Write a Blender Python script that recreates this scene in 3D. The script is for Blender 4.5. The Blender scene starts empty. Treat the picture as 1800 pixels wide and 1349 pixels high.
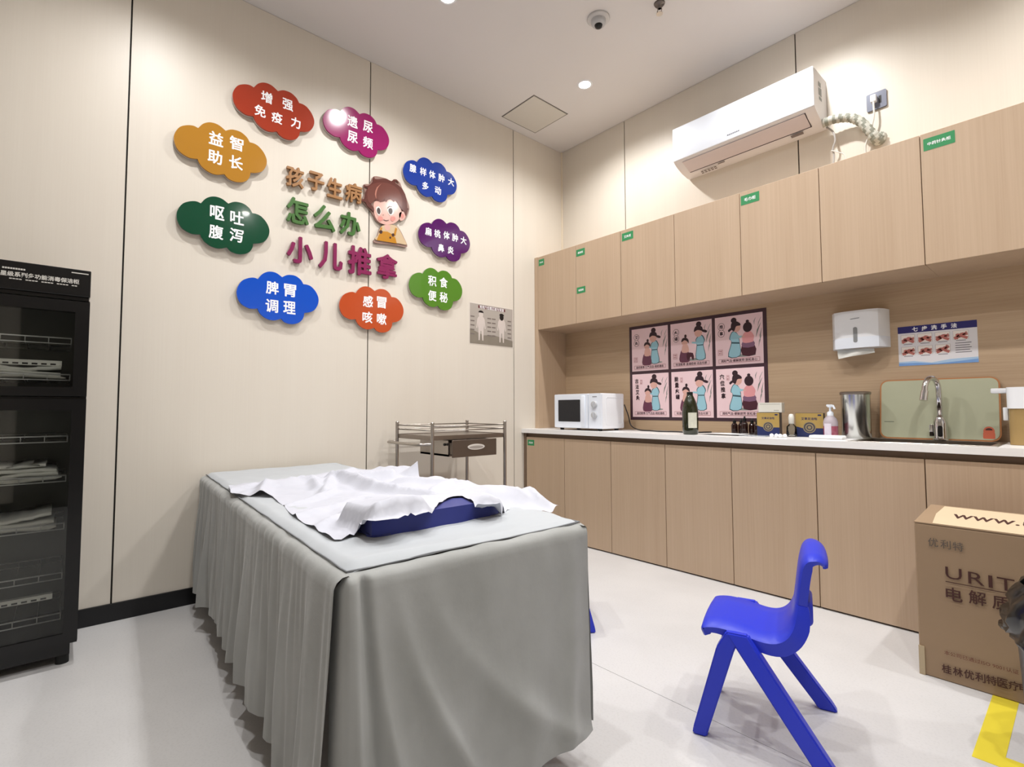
import bpy, bmesh, math, random
from mathutils import Vector, Matrix, noise
from mathutils.geometry import delaunay_2d_cdt
random.seed(7)
SC = bpy.context.scene
COL = SC.collection
CEIL = 3.17

# ------------------------------------------------------------------ camera
YAW, PITCH, ROLL, FPX = math.radians(48.55378), math.radians(2.86188), math.radians(-0.16611), 897.83
CAM = Vector((2.958, -3.1934, 0.95))
_f = Vector((-math.sin(YAW)*math.cos(PITCH), math.cos(YAW)*math.cos(PITCH), math.sin(PITCH)))
_r = _f.cross(Vector((0, 0, 1))).normalized()
_u = _r.cross(_f)
_r2 = _r*math.cos(ROLL) + _u*math.sin(ROLL)
_u2 = -_r*math.sin(ROLL) + _u*math.cos(ROLL)
cd = bpy.data.cameras.new('camera')
cam = bpy.data.objects.new('camera', cd)
COL.objects.link(cam)
cam.matrix_world = Matrix(((_r2.x, _u2.x, -_f.x, CAM.x), (_r2.y, _u2.y, -_f.y, CAM.y), (_r2.z, _u2.z, -_f.z, CAM.z), (0, 0, 0, 1)))
cd.sensor_width = 36; cd.lens = FPX/1800*36; cd.clip_start = 0.02
SC.camera = cam

def ray(px, py): return _f*FPX + _r2*(px-900) - _u2*(py-674.5)
def on_x(px, py, X=0.0):
    d = ray(px, py); return CAM + d*((X-CAM.x)/d.x)
def on_y(px, py, Y=0.0):
    d = ray(px, py); return CAM + d*((Y-CAM.y)/d.y)
def on_z(px, py, Z=0.0):
    d = ray(px, py); return CAM + d*((Z-CAM.z)/d.z)

# ------------------------------------------------------------------ world, exposure, lamps
w = bpy.data.worlds.new('world'); SC.world = w; w.use_nodes = True
w.node_tree.nodes['Background'].inputs[0].default_value = (0.9, 0.92, 1, 1)
w.node_tree.nodes['Background'].inputs[1].default_value = 0.3
SC.view_settings.view_transform = 'Standard'
SC.view_settings.look = 'None'
SC.view_settings.gamma = 1
SC.view_settings.use_curve_mapping = False
SC.view_settings.exposure = 0.2
LAMP_W = 62
LAMP_SPOTS = [(x, y) for x in (0.75, 2.0, 3.3) for y in (-0.57, -1.70, -2.85)]
for i, (lx, ly) in enumerate(LAMP_SPOTS):
    ld = bpy.data.lights.new('downlight_lamp', 'SPOT')
    ld.energy = LAMP_W; ld.shadow_soft_size = 0.035; ld.color = (1.0, 0.987, 0.974)
    ld.spot_size = math.radians(150); ld.spot_blend = 0.75
    lo = bpy.data.objects.new('downlight_lamp', ld); COL.objects.link(lo)
    lo.location = (lx, ly, CEIL-0.012)

# ------------------------------------------------------------------ materials
def lin(c):
    return tuple((v/255/12.92) if v/255 <= 0.04045 else ((v/255+0.055)/1.055)**2.4 for v in c[:3]) + (1,)
_M = {}
def mat(key, rgb=(200, 200, 200), rough=0.5, metal=0.0, var=0.03, scale=18, stretch=(1, 1, 1), bump=0.0, bscale=None,
        spec=0.5, trans=0.0, ior=1.45, emit=None, alpha=1.0, coat=0.0, sheen=0.0, sub=0.0):
    if key in _M: return _M[key]
    m = bpy.data.materials.new(key); m.use_nodes = True
    nt = m.node_tree; b = nt.nodes['Principled BSDF']
    c = lin(rgb)
    if var > 0:
        tc = nt.nodes.new('ShaderNodeTexCoord'); mp = nt.nodes.new('ShaderNodeMapping')
        mp.inputs['Scale'].default_value = stretch
        nz = nt.nodes.new('ShaderNodeTexNoise'); nz.inputs['Scale'].default_value = scale; nz.inputs['Detail'].default_value = 4
        mx = nt.nodes.new('ShaderNodeMix'); mx.data_type = 'RGBA'
        mx.inputs[6].default_value = tuple(min(1, v*(1-var)) for v in c[:3])+(1,)
        mx.inputs[7].default_value = tuple(min(1, v*(1+var)) for v in c[:3])+(1,)
        nt.links.new(tc.outputs['Object'], mp.inputs[0]); nt.links.new(mp.outputs[0], nz.inputs['Vector'])
        nt.links.new(nz.outputs['Fac'], mx.inputs[0]); nt.links.new(mx.outputs[2], b.inputs['Base Color'])
        if bump > 0:
            bn = nt.nodes.new('ShaderNodeBump'); bn.inputs['Strength'].default_value = bump; bn.inputs['Distance'].default_value = 0.002
            n2 = nz
            if bscale:
                n2 = nt.nodes.new('ShaderNodeTexNoise'); n2.inputs['Scale'].default_value = bscale; n2.inputs['Detail'].default_value = 3
                nt.links.new(tc.outputs['Object'], n2.inputs['Vector'])
            nt.links.new(n2.outputs['Fac'], bn.inputs['Height']); nt.links.new(bn.outputs[0], b.inputs['Normal'])
    else:
        b.inputs['Base Color'].default_value = c
    b.inputs['Roughness'].default_value = rough
    b.inputs['Metallic'].default_value = metal
    b.inputs['Specular IOR Level'].default_value = spec
    b.inputs['IOR'].default_value = ior
    b.inputs['Transmission Weight'].default_value = trans
    b.inputs['Alpha'].default_value = alpha
    b.inputs['Coat Weight'].default_value = coat
    b.inputs['Sheen Weight'].default_value = sheen
    b.inputs['Subsurface Weight'].default_value = sub
    if emit:
        b.inputs['Emission Color'].default_value = lin(emit[:3]); b.inputs['Emission Strength'].default_value = emit[3]
    _M[key] = m
    return m

def wood(key, a, b_, horiz=False, rough=0.45):
    if key in _M: return _M[key]
    m = bpy.data.materials.new(key); m.use_nodes = True
    nt = m.node_tree; b = nt.nodes['Principled BSDF']
    tc = nt.nodes.new('ShaderNodeTexCoord')
    def nz(sc, st, det=5):
        mp = nt.nodes.new('ShaderNodeMapping'); mp.inputs['Scale'].default_value = st
        n = nt.nodes.new('ShaderNodeTexNoise'); n.inputs['Scale'].default_value = sc; n.inputs['Detail'].default_value = det
        nt.links.new(tc.outputs['Object'], mp.inputs[0]); nt.links.new(mp.outputs[0], n.inputs['Vector']); return n
    st1 = (0.5, 8, 8) if horiz else (8, 8, 0.25)
    st2 = (0.8, 40, 40) if horiz else (40, 40, 0.5)
    n1 = nz(1.2, st1); n2 = nz(4, st2, 2)
    mm = nt.nodes.new('ShaderNodeMath'); mm.operation = 'MULTIPLY_ADD'; mm.inputs[1].default_value = 0.45
    nt.links.new(n2.outputs['Fac'], mm.inputs[0]); 
    m2 = nt.nodes.new('ShaderNodeMath'); m2.operation = 'MULTIPLY'; m2.inputs[1].default_value = 0.55
    nt.links.new(n1.outputs['Fac'], m2.inputs[0]); nt.links.new(m2.outputs[0], mm.inputs[2])
    cr = nt.nodes.new('ShaderNodeValToRGB')
    cr.color_ramp.elements[0].position = 0.3; cr.color_ramp.elements[0].color = lin(a)
    cr.color_ramp.elements[1].position = 0.7; cr.color_ramp.elements[1].color = lin(b_)
    nt.links.new(mm.outputs[0], cr.inputs[0]); nt.links.new(cr.outputs[0], b.inputs['Base Color'])
    b.inputs['Roughness'].default_value = rough
    _M[key] = m
    return m

WALL = wood('cream_wall_laminate', (217, 209, 197), (221, 214, 202), rough=0.42)
WOODV = wood('oak_laminate', (181, 156, 130), (194, 170, 145), rough=0.42)
WOODH = wood('oak_laminate_horizontal', (172, 146, 118), (194, 169, 140), horiz=True, rough=0.45)
CEILM = mat('ceiling_paint', (222, 219, 218), 0.7, var=0.015, scale=3)
DARKGAP = mat('dark_joint', (30, 26, 24), 0.8, var=0.1)
BLACKB = mat('black_baseboard', (14, 14, 18), 0.35, var=0.1)
WHITEP = mat('white_plastic', (232, 234, 238), 0.35, var=0.01)
WHITEG = mat('white_gloss', (232, 238, 248), 0.2, var=0.01)
STEEL = mat('brushed_steel', (180, 174, 168), 0.28, 1.0, var=0.08, scale=60, stretch=(1, 1, 8))
STEELD = mat('steel_sheet', (150, 141, 134), 0.35, 1.0, var=0.08, scale=40)
CHROME = mat('chrome', (215, 215, 218), 0.08, 1.0, var=0.01)
GREYP = mat('grey_plastic', (150, 152, 156), 0.45, var=0.02)
BLACKP = mat('black_plastic', (18, 18, 20), 0.3, var=0.05)
RUBBER = mat('black_rubber', (20, 20, 20), 0.7, var=0.1)
GREENL = mat('green_label', (48, 138, 84), 0.5, var=0.03)
WHITEI = mat('white_ink', (245, 245, 248), 0.45, var=0.01)

# ------------------------------------------------------------------ builders
def tag(o, label=None, cat=None, group=None, kind=None):
    if label: o['label'] = label
    if cat: o['category'] = cat
    if group: o['group'] = group
    if kind: o['kind'] = kind
    return o

def empty(name, label, cat, loc=(0, 0, 0), rz=0.0, group=None, kind=None):
    o = bpy.data.objects.new(name, None); COL.objects.link(o)
    o.location = loc; o.rotation_euler = (0, 0, rz); o.empty_display_size = 0.05
    return tag(o, label, cat, group, kind)

def obj(name, bm, mats, parent=None, smooth=False, autos=None, loc=None, rz=None):
    me = bpy.data.meshes.new(name)
    bm.normal_update(); bm.to_mesh(me); bm.free()
    for m in (mats if isinstance(mats, (list, tuple)) else [mats]): me.materials.append(m)
    if smooth or autos:
        me.shade_smooth()
        if autos: me.set_sharp_from_angle(angle=math.radians(autos))
    o = bpy.data.objects.new(name, me); COL.objects.link(o)
    if parent is not None: o.parent = parent
    if loc: o.location = loc
    if rz is not None: o.rotation_euler = (0, 0, rz)
    return o

def B(): return bmesh.new()

def box(bm, x0, x1, y0, y1, z0, z1, bev=0.0, seg=2, mi=0, mtx=None):
    r = bmesh.ops.create_cube(bm, size=1.0)
    vs = r['verts']
    for v in vs:
        v.co = Vector(((x0+x1)/2+v.co.x*(x1-x0), (y0+y1)/2+v.co.y*(y1-y0), (z0+z1)/2+v.co.z*(z1-z0)))
    fs = set(f for v in vs for f in v.link_faces)
    if bev > 0:
        es = list(set(e for v in vs for e in v.link_edges))
        rr = bmesh.ops.bevel(bm, geom=es, offset=bev, segments=seg, profile=0.5, affect='EDGES')
        vs = list(set(rr['verts']) | set(v for v in vs if v.is_valid))
        fs = set(f for v in vs for f in v.link_faces)
    for f in fs: f.material_index = mi
    if mtx is not None:
        for v in set(v for f in fs for v in f.verts): v.co = mtx @ v.co
    return list(fs)

def frame_z(d):
    d = Vector(d).normalized()
    up = Vector((0, 0, 1)) if abs(d.z) < 0.95 else Vector((1, 0, 0))
    a = d.cross(up).normalized(); b = d.cross(a).normalized()
    return a, b

def cyl(bm, p0, p1, r0, r1=None, n=16, mi=0, caps=True):
    r1 = r0 if r1 is None else r1
    p0, p1 = Vector(p0), Vector(p1); a, b = frame_z(p1-p0)
    A = [bm.verts.new(p0+(a*math.cos(t)+b*math.sin(t))*r0) for t in [2*math.pi*i/n for i in range(n)]]
    C = [bm.verts.new(p1+(a*math.cos(t)+b*math.sin(t))*r1) for t in [2*math.pi*i/n for i in range(n)]]
    fs = []
    for i in range(n):
        fs.append(bm.faces.new((A[i], A[(i+1) % n], C[(i+1) % n], C[i])))
    if caps:
        fs.append(bm.faces.new(A[::-1])); fs.append(bm.faces.new(C))
    for f in fs: f.material_index = mi
    return fs

def tube(bm, pts, r, n=10, mi=0, caps=True, radii=None):
    pts = [Vector(p) for p in pts]
    rings = []; prev = None
    for i, p in enumerate(pts):
        d = (pts[min(i+1, len(pts)-1)]-pts[max(i-1, 0)]).normalized()
        if prev is None: a, b = frame_z(d)
        else:
            a = (prev - d*prev.dot(d)).normalized(); b = d.cross(a).normalized()
        prev = a
        rr = radii[i] if radii else r
        rings.append([bm.verts.new(p+(a*math.cos(2*math.pi*k/n)+b*math.sin(2*math.pi*k/n))*rr) for k in range(n)])
    fs = []
    for A, C in zip(rings, rings[1:]):
        for k in range(n): fs.append(bm.faces.new((A[k], A[(k+1) % n], C[(k+1) % n], C[k])))
    if caps:
        fs.append(bm.faces.new(rings[0][::-1])); fs.append(bm.faces.new(rings[-1]))
    for f in fs: f.material_index = mi
    return fs

def smooth_path(pts, sub=6):
    pts = [Vector(p) for p in pts]; out = []
    P = [pts[0]*2-pts[1]] + pts + [pts[-1]*2-pts[-2]]
    for i in range(1, len(P)-2):
        for k in range(sub):
            t = k/sub; a, b, c, d = P[i-1], P[i], P[i+1], P[i+2]
            out.append(0.5*((2*b)+(c-a)*t+(2*a-5*b+4*c-d)*t*t+(3*b-a-3*c+d)*t**3))
    out.append(pts[-1]); return out

def lathe(bm, prof, n=24, c=(0, 0, 0), mi=0, mfun=None):
    c = Vector(c); rings = []
    for (r, z) in prof:
        if r < 1e-5: rings.append([bm.verts.new(c+Vector((0, 0, z)))])
        else: rings.append([bm.verts.new(c+Vector((r*math.cos(2*math.pi*k/n), r*math.sin(2*math.pi*k/n), z))) for k in range(n)])
    for j, (A, C) in enumerate(zip(rings, rings[1:])):
        for k in range(n):
            k2 = (k+1) % n
            if len(A) == 1 and len(C) == 1: continue
            if len(A) == 1: f = bm.faces.new((A[0], C[k2], C[k]))
            elif len(C) == 1: f = bm.faces.new((A[k], A[k2], C[0]))
            else: f = bm.faces.new((A[k], A[k2], C[k2], C[k]))
            f.material_index = mi if mfun is None else mfun(j, k)
    return bm

class Fr:
    """a flat drawing frame on a real surface: (u, v) on the surface, w out of it"""
    def __init__(s, O, U, V):
        s.O, s.U, s.V = Vector(O), Vector(U), Vector(V); s.N = s.U.cross(s.V).normalized()
    def p(s, u, v, w=0.0): return s.O+s.U*u+s.V*v+s.N*w
WA = Fr((0, 0, 0), (0, 1, 0), (0, 0, 1))            # left wall, u = y, out = +x
WB = Fr((0, 0, 0), (1, 0, 0), (0, 0, 1))            # right wall, u = x, out = -y

def prism(bm, fr, pts, w0, w1, mi=0, mside=None):
    area = sum(pts[i][0]*pts[(i+1) % len(pts)][1]-pts[(i+1) % len(pts)][0]*pts[i][1] for i in range(len(pts)))
    if area < 0: pts = pts[::-1]
    A = [bm.verts.new(fr.p(u, v, w0)) for u, v in pts]
    C = [bm.verts.new(fr.p(u, v, w1)) for u, v in pts]
    n = len(pts)
    f = bm.faces.new(C); f.material_index = mi
    g = bm.faces.new(A[::-1]); g.material_index = mi
    for i in range(n):
        s = bm.faces.new((A[i], A[(i+1) % n], C[(i+1) % n], C[i])); s.material_index = mi if mside is None else mside
def flat(bm, fr, pts, w, mi=0):
    area = sum(pts[i][0]*pts[(i+1) % len(pts)][1]-pts[(i+1) % len(pts)][0]*pts[i][1] for i in range(len(pts)))
    if area < 0: pts = pts[::-1]
    f = bm.faces.new([bm.verts.new(fr.p(u, v, w)) for u, v in pts]); f.material_index = mi
def rrect(x0, x1, y0, y1, r, n=5):
    o = []
    for cx, cy, a0 in ((x1-r, y1-r, 0), (x0+r, y1-r, 90), (x0+r, y0+r, 180), (x1-r, y0+r, 270)):
        for k in range(n+1):
            a = math.radians(a0+90*k/n); o.append((cx+r*math.cos(a), cy+r*math.sin(a)))
    return o
def ell(cx, cy, rx, ry, n=20, rot=0.0, a0=0, a1=360):
    o = []; full = abs(a1-a0) >= 360
    for k in range(n if full else n+1):
        a = math.radians(a0+(a1-a0)*k/n); x, y = rx*math.cos(a), ry*math.sin(a)
        o.append((cx+x*math.cos(rot)-y*math.sin(rot), cy+x*math.sin(rot)+y*math.cos(rot)))
    return o
def stroke(pts, wd):
    L, R = [], []
    for i, p in enumerate(pts):
        a = Vector(pts[max(i-1, 0)]); b = Vector(pts[min(i+1, len(pts)-1)]); d = (b-a).normalized(); nrm = Vector((-d.y, d.x))
        ww = wd[i] if isinstance(wd, (list, tuple)) else wd
        L.append(tuple(Vector(p)+nrm*ww/2)); R.append(tuple(Vector(p)-nrm*ww/2))
    return L+R[::-1]
def sm2(pts, sub=5, closed=False):
    P = [Vector((p[0], p[1], 0)) for p in pts]
    if closed:
        n = len(P); out = []
        for i in range(n):
            a, b, c, d = P[(i-1) % n], P[i], P[(i+1) % n], P[(i+2) % n]
            for k in range(sub):
                t = k/sub; q = 0.5*((2*b)+(c-a)*t+(2*a-5*b+4*c-d)*t*t+(3*b-a-3*c+d)*t**3); out.append((q.x, q.y))
        return out
    return [(q.x, q.y) for q in smooth_path(P, sub)]

_G = {}
def glyph(txt, off=0.0, extrude=0.0, bev=0.0, res=3):
    k = (txt, off, extrude, bev, res)
    if k not in _G:
        c = bpy.data.curves.new('t', 'FONT'); c.body = txt; c.resolution_u = res; c.offset = off
        c.extrude = extrude; c.bevel_depth = bev; c.bevel_resolution = 1
        o = bpy.data.objects.new('t', c); COL.objects.link(o)
        bpy.context.view_layer.update()
        me = o.to_mesh()
        V = [v.co.copy() for v in me.vertices]; Fc = [tuple(p.vertices) for p in me.polygons]
        o.to_mesh_clear(); bpy.data.objects.remove(o); bpy.data.curves.remove(c)
        xs = [v.x for v in V] or [0]; ys = [v.y for v in V] or [0]
        _G[k] = (V, Fc, (min(xs), max(xs), min(ys), max(ys)))
    return _G[k]
def put_text(bm, fr, txt, cu, cv, width=None, height=None, w=0.0, off=0.0, depth=0.0, mi=0, res=3, bev=0.0, side=None, slant=0.0):
    """centre at (cu, cv); width / height of the inked box; off = stroke widening in em (overlaid shifted copies)"""
    V, Fc, (a, b, c, d) = glyph(txt, 0.0, 0.5 if depth > 0 else 0.0, bev, res)
    if not V: return
    bw, bh = max(b-a, 1e-4)+2*off, max(d-c, 1e-4)+2*off
    sx = (width/bw) if width else None; sy = (height/bh) if height else None
    if sx is None: sx = sy
    if sy is None: sy = sx
    nd = 0 if off <= 0 else (8 if res > 1 else 4)
    for k in range(max(1, nd)):
        ox = off*math.cos(2*math.pi*k/nd+0.4) if nd else 0; oy = off*math.sin(2*math.pi*k/nd+0.4) if nd else 0
        vs = [bm.verts.new(fr.p(cu+(v.x+ox-(a+b)/2)*sx+slant*(v.y-(c+d)/2)*sy, cv+(v.y+oy-(c+d)/2)*sy, w+k*6e-6+(depth*(v.z+0.5) if depth > 0 else 0))) for v in V]
        for f in Fc:
            try:
                g = bm.faces.new([vs[i] for i in f]); g.material_index = mi
            except ValueError: pass

def glass(key, tint=(0.85, 0.87, 0.86), ior=1.5):
    if key in _M: return _M[key]
    m = bpy.data.materials.new(key); m.use_nodes = True; nt = m.node_tree
    nt.nodes.remove(nt.nodes['Principled BSDF']); out = nt.nodes['Material Output']
    tr = nt.nodes.new('ShaderNodeBsdfTransparent'); tr.inputs[0].default_value = (*tint, 1)
    gl = nt.nodes.new('ShaderNodeBsdfGlossy'); gl.inputs['Roughness'].default_value = 0.01
    fr_ = nt.nodes.new('ShaderNodeFresnel'); fr_.inputs[0].default_value = ior
    mx_ = nt.nodes.new('ShaderNodeMixShader')
    nt.links.new(fr_.outputs[0], mx_.inputs[0]); nt.links.new(tr.outputs[0], mx_.inputs[1]); nt.links.new(gl.outputs[0], mx_.inputs[2]); nt.links.new(mx_.outputs[0], out.inputs[0])
    _M[key] = m; return m

# ================================================================== SETTING
R = dict(x1=4.6, y0=-5.3)
fl = B(); box(fl, -0.1, R['x1']+0.1, R['y0']-0.1, 0.1, -0.12, -0.004)
floor = obj('floor', fl, mat('floor_joint', (120, 118, 116), 0.8, var=0.05)); tag(floor, 'pale speckled vinyl floor with welded joint', 'floor', kind='structure')
FLM = bpy.data.materials.new('pale_vinyl'); FLM.use_nodes = True
nt = FLM.node_tree; b = nt.nodes['Principled BSDF']; tc = nt.nodes.new('ShaderNodeTexCoord')
n1 = nt.nodes.new('ShaderNodeTexNoise'); n1.inputs['Scale'].default_value = 2.2; n1.inputs['Detail'].default_value = 6
n2 = nt.nodes.new('ShaderNodeTexNoise'); n2.inputs['Scale'].default_value = 130; n2.inputs['Detail'].default_value = 2
for n in (n1, n2): nt.links.new(tc.outputs['Object'], n.inputs['Vector'])
c1 = nt.nodes.new('ShaderNodeValToRGB'); c1.color_ramp.elements[0].position = 0.38; c1.color_ramp.elements[1].position = 0.62
c1.color_ramp.elements[0].color = lin((200, 199, 199)); c1.color_ramp.elements[1].color = lin((207, 206, 206))
c2 = nt.nodes.new('ShaderNodeValToRGB'); c2.color_ramp.elements[0].position = 0.35; c2.color_ramp.elements[1].position = 0.5
c2.color_ramp.elements[0].color = (0.95, 0.95, 0.95, 1); c2.color_ramp.elements[1].color = (1, 1, 1, 1)
mx = nt.nodes.new('ShaderNodeMix'); mx.data_type = 'RGBA'; mx.blend_type = 'MULTIPLY'; mx.inputs[0].default_value = 1
nt.links.new(n1.outputs['Fac'], c1.inputs[0]); nt.links.new(n2.outputs['Fac'], c2.inputs[0])
nt.links.new(c1.outputs[0], mx.inputs[6]); nt.links.new(c2.outputs[0], mx.inputs[7]); nt.links.new(mx.outputs[2], b.inputs['Base Color'])
b.inputs['Roughness'].default_value = 0.38
for (ya, yb) in ((-1.672, 0.0), (-3.672, -1.674), (R['y0'], -3.674)):
    q = B(); box(q, 0, R['x1'], ya, yb, -0.004, 0.0); obj('vinyl_sheet', q, FLM, floor)

q = B(); box(q, -0.1, R['x1']+0.1, R['y0']-0.1, 0.1, CEIL, CEIL+0.1)
tag(obj('ceiling', q, CEILM), 'plain off-white plasterboard ceiling', 'ceiling', kind='structure')

def wall(name, label, slab, seams, fixed, horizontal_axis, z0, out):
    q = B(); box(q, *slab); wo = obj(name, q, DARKGAP); tag(wo, label, 'wall', kind='structure')
    g = 0.0035
    for a, c in zip(seams, seams[1:]):
        q = B()
        if horizontal_axis == 'y': box(q, min(fixed, fixed+out), max(fixed, fixed+out), a+g, c-g, z0, CEIL-0.002)
        else: box(q, a+g, c-g, min(fixed, fixed+out), max(fixed, fixed+out), z0, CEIL-0.002)
        obj('wall_panel', q, WALL, wo)
    return wo
PT = 0.009
wall('wall_left', 'cream panelled wall carrying the cloud signs', (-0.12, -PT, R['y0']-0.1, 0.1, 0, CEIL), [R['y0'], -4.216, -2.996, -1.776, -0.561, 0.0035], -PT, 'y', 0.08, PT)
wall('wall_right', 'cream panelled wall above the oak cabinets', (-0.12, R['x1']+0.1, PT, 0.12, 0, CEIL), [-0.0035, 0.658, 1.882, 3.10, 4.32, R['x1']], PT, 'x', 0.0, -PT)
wall('wall_back', 'cream panelled wall behind the viewer, on the right', (R['x1']+PT, R['x1']+0.12, R['y0']-0.1, 0.1, 0, CEIL), [R['y0'], -4.2, -3.0, -1.8, -0.6, 0.0], R['x1']+PT, 'y', 0.08, -PT)
wall('wall_front', 'cream panelled wall behind the viewer', (-0.12, R['x1']+0.1, R['y0']-0.12, R['y0']-PT, 0, CEIL), [0.0, 1.2, 2.4, 3.6, R['x1']], R['y0']-PT, 'x', 0.08, PT)
q = B(); box(q, 0.0, 0.008, R['y0'], -0.50, 0.0, 0.08, 0.002)
tag(obj('baseboard_left', q, BLACKB), 'black baseboard under the cloud sign wall', 'baseboard', kind='structure')
q = B(); box(q, R['x1']-0.008, R['x1'], R['y0'], -0.0, 0.0, 0.08)
tag(obj('baseboard_back', q, BLACKB), 'black baseboard of the wall behind the viewer', 'baseboard', kind='structure')
q = B(); box(q, 0.0, 0.010, -0.010, 0.0, 2.18, CEIL)
tag(obj('trim_1', q, mat('cream_corner_bead', (232, 220, 200), 0.4, var=0.01)), 'thin cream corner bead between the two walls', 'trim', kind='structure')
# door behind the viewer (seen only in reflections)
dr = B(); box(dr, R['x1']-0.02, R['x1']-0.001, -3.5, -2.6, 0, 2.1, 0.003)
d1 = obj('door_1', dr, mat('dark_door', (70, 66, 62), 0.4)); tag(d1, 'dark door behind the viewer', 'door', kind='structure')
q = B(); tube(q, [(R['x1']-0.02, -2.7, 1.0), (R['x1']-0.06, -2.7, 1.0), (R['x1']-0.06, -2.8, 1.0)], 0.009); obj('door_handle', q, STEEL, d1)

# ================================================================== CEILING THINGS
for (lx, ly) in LAMP_SPOTS:
    nm = {(0.75, -0.57): 'round recessed ceiling downlight nearest the room corner', (0.75, -1.70): 'round recessed downlight cut by the top edge of the picture'}.get((lx, ly))
    t = empty('ceiling_downlight', nm or 'round recessed ceiling downlight outside the picture, %s from the cloud wall, %s from the cabinets' % ({0.75: 'first', 2.0: 'second', 3.3: 'third'}[lx], {-0.57: 'nearest', -1.70: 'second', -2.85: 'third'}[ly]), 'ceiling light', (lx, ly, CEIL), group='recessed ceiling downlights')
    q = B(); lathe(q, [(0.036, 0.0), (0.040, -0.004), (0.050, -0.004), (0.054, 0.0)], 32); obj('trim_ring', q, WHITEP, t, smooth=True)
    q = B(); lathe(q, [(0, -0.003), (0.036, -0.003), (0.0365, 0.0)], 32)
    obj('lens', q, mat('lamp_lens', (255, 250, 240), 0.5, var=0, emit=(255, 248, 236, 60)), t)
t = empty('ceiling_access_panel', 'square flush access panel in the ceiling near the corner', 'ceiling panel', (0.26, -0.575, CEIL))
q = B()
for a, c, d, e in ((-0.178, 0.178, 0.172, 0.178), (-0.178, 0.178, -0.178, -0.172), (-0.178, -0.172, -0.172, 0.172), (0.172, 0.178, -0.172, 0.172)):
    box(q, a, c, d, e, -0.0012, -0.0002)
obj('frame_gap', q, mat('panel_gap', (96, 90, 84), 0.8), t)
q = B(); box(q, -0.170, 0.170, -0.170, 0.170, -0.004, -0.0002, 0.001); obj('hatch_door', q, mat('hatch_paint', (212, 208, 200), 0.7, var=0.01), t)
t = empty('ceiling_camera', 'small white dome camera with dark lens on the ceiling', 'camera', (1.189, -0.967, CEIL))
q = B(); lathe(q, [(0, 0), (0.062, 0), (0.064, -0.006), (0.058, -0.012), (0.04, -0.014)], 36); obj('base_ring', q, mat('camera_white', (205, 203, 202), 0.4, var=0.01), t, smooth=True)
q = B(); lathe(q, [(0.042, -0.012), (0.041, -0.030), (0.034, -0.040), (0.020, -0.041)], 32); obj('housing', q, mat('camera_white2', (190, 190, 192), 0.4, var=0.01), t, smooth=True)
q = B(); lathe(q, [(0.023, -0.040), (0.019, -0.052), (0.010, -0.058), (0, -0.060)], 24); obj('lens', q, BLACKP, t, smooth=True)
t = empty('fire_sprinkler', 'small metal fire sprinkler head at the top edge', 'sprinkler', (1.478, -0.80, CEIL))
q = B(); lathe(q, [(0.0, 0.0), (0.030, 0.0), (0.026, -0.008), (0.012, -0.010), (0.012, -0.028), (0.008, -0.03)], 20); obj('escutcheon', q, mat('sprinkler_grey', (120, 112, 108), 0.4, 0.8), t, smooth=True)
q = B()
for s in (-1, 1): tube(q, [(0.008*s, 0, -0.028), (0.014*s, 0, -0.038), (0.010*s, 0, -0.052), (0, 0, -0.056)], 0.0025, 6)
obj('yoke', q, STEELD, t)
q = B(); lathe(q, [(0, -0.054), (0.006, -0.055), (0.018, -0.058), (0.018, -0.060), (0, -0.061)], 16); obj('deflector', q, STEEL, t)

# ================================================================== CABINETS
LX = [0.03, 0.43, 0.845, 1.25, 1.655, 2.07, 2.485, 2.895, 3.305]
UX = [0.04, 0.445, 0.855, 1.265, 1.68, 2.085, 2.495, 2.905, 3.305]
def sticker(parent, x0, x1, z0, z1, y, txt, label):
    q = B(); fr = Fr((0, y, 0), (1, 0, 0), (0, 0, 1))
    prism(q, fr, rrect(x0, x1, z0, z1, 0.002, 2), 0.0, 0.0006, 0)
    put_text(q, fr, txt, (x0+x1)/2, (z0+z1)/2, width=(x1-x0)*(0.62 if len(txt) < 4 else 0.74), w=0.0009, off=0.02, mi=1, res=1)
    o = obj('label_sticker', q, [GREENL, WHITEI], parent); o['label'] = label
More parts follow.
